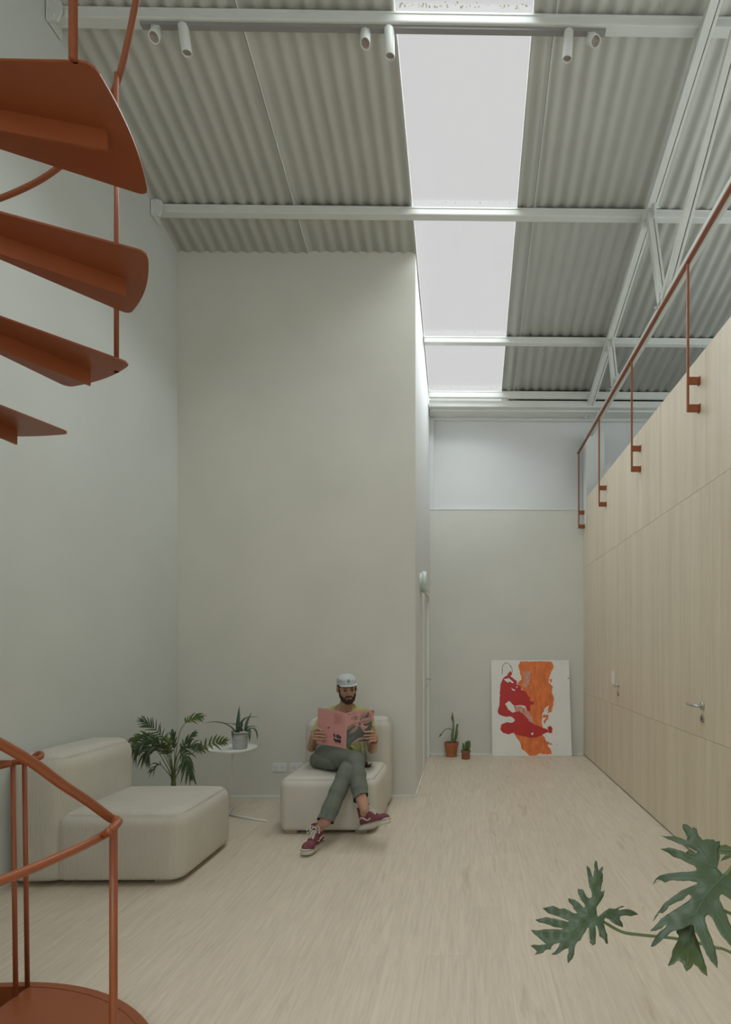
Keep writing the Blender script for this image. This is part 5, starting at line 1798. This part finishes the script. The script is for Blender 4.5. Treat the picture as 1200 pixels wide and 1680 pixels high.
link('text_block', bm, bpy.data.materials['red_grey_ink'], bcov)
# front cover print: dark leaves and pink petals
for o in ([(592, 910), (640, 880), (700, 850), (760, 870), (800, 880), (830, 910), (870, 900), (945, 800), (948, 880), (925, 1000), (903, 1083), (760, 1088), (690, 1112), (640, 1140), (584, 1186)],
          [(770, 760), (800, 700), (880, 668), (905, 672), (906, 745), (840, 758), (780, 790)], [(860, 800), (950, 785), (946, 840), (860, 870), (820, 850)]):
    mag_part('green_print', o, .0010, M_MAGD, fcov, step=20)
for o in ([(592, 905), (610, 870), (690, 815), (745, 805), (735, 840), (660, 880), (600, 925)], [(625, 985), (655, 930), (740, 850), (765, 860), (740, 910), (680, 960)],
          [(770, 860), (795, 865), (850, 920), (870, 960), (840, 960), (790, 890)], [(780, 800), (850, 765), (950, 770), (955, 790), (870, 830), (790, 835)],
          [(770, 770), (790, 700), (850, 665), (890, 668), (880, 705), (810, 770)], [(665, 760), (690, 715), (740, 705), (765, 740), (745, 785), (690, 800)],
          [(640, 1130), (700, 1075), (760, 1035), (830, 1025), (900, 1025), (890, 1045), (780, 1060), (710, 1100)]):
    mag_part('petal_print', o, .0016, M_MAGP2, fcov, step=20)
for o in ([(680, 745), (705, 725), (735, 730), (740, 760), (710, 775), (690, 765), (718, 755), (712, 742)], [(600, 885), (690, 835), (700, 842), (605, 905)], [(800, 805), (930, 780), (932, 787), (805, 818)],
          [(790, 750), (870, 690), (874, 697), (800, 762)], [(640, 970), (720, 880), (726, 886), (650, 975)], [(750, 830), (775, 800), (800, 845), (770, 870)], [(668, 780), (655, 760), (672, 740), (676, 765)], [(920, 700), (932, 698), (930, 760), (922, 758)], [(945, 655), (975, 652), (970, 680), (950, 678)]):
    mag_part('petal_shading', o, .0021, M_MAGS, fcov, step=20)
bm = bmesh.new()
x = 606
for i in range(9):   # unreadable curly masthead
    w = 12
    pts = [(x, 712 - i * 2.4), (x + 3, 700 - i * 2.4), (x + 7, 712 - i * 2.6), (x + 10, 699 - i * 2.6), (x + 12, 710 - i * 2.6)]
    tube(bm, [mg(a, b, .0018) for a, b in pts], .0009, 5)
    x += 15
link('masthead', bm, M_GREYINK, fcov)
bm = bmesh.new()
for i in range(4):
    x = 612 + i * 24
    tube(bm, [mg(a, b, .0018) for a, b in ((x, 1076 - i * 13), (x + 4, 1062 - i * 13), (x + 9, 1070 - i * 13), (x + 13, 1056 - i * 13), (x + 19, 1062 - i * 13))], .0006, 5)
tube(bm, [mg(a, b, .0018) for a, b in ((612, 1106), (624, 1098), (636, 1100))], .0006, 5)
link('subtitle', bm, M_PAPER, fcov)
tag(mz, 'open pink magazine with flower cover held up by the seated man', 'magazine')

# small dark leather thing beside him on the seat
q = V(602, 1243, 4.66)
bm = bmesh.new()
ellipsoid(bm, (q.x - .01, 4.66, .448), (.028, .022, .016)); ellipsoid(bm, (q.x + .018, 4.65, .445), (.022, .018, .012)); ellipsoid(bm, (q.x - .005, 4.665, .465), (.014, .014, .014))
capsule(bm, (q.x + .03, 4.65, .452), (q.x + .045, 4.645, .470), .005, .003)
bm.transform(Matrix.Translation((0, 0, .013)))
o = fuse('pouch', bm, M_BRACE, None, 0.003, 2)
tag(o, 'small crumpled dark brown pouch on the armchair seat beside the man', 'pouch')
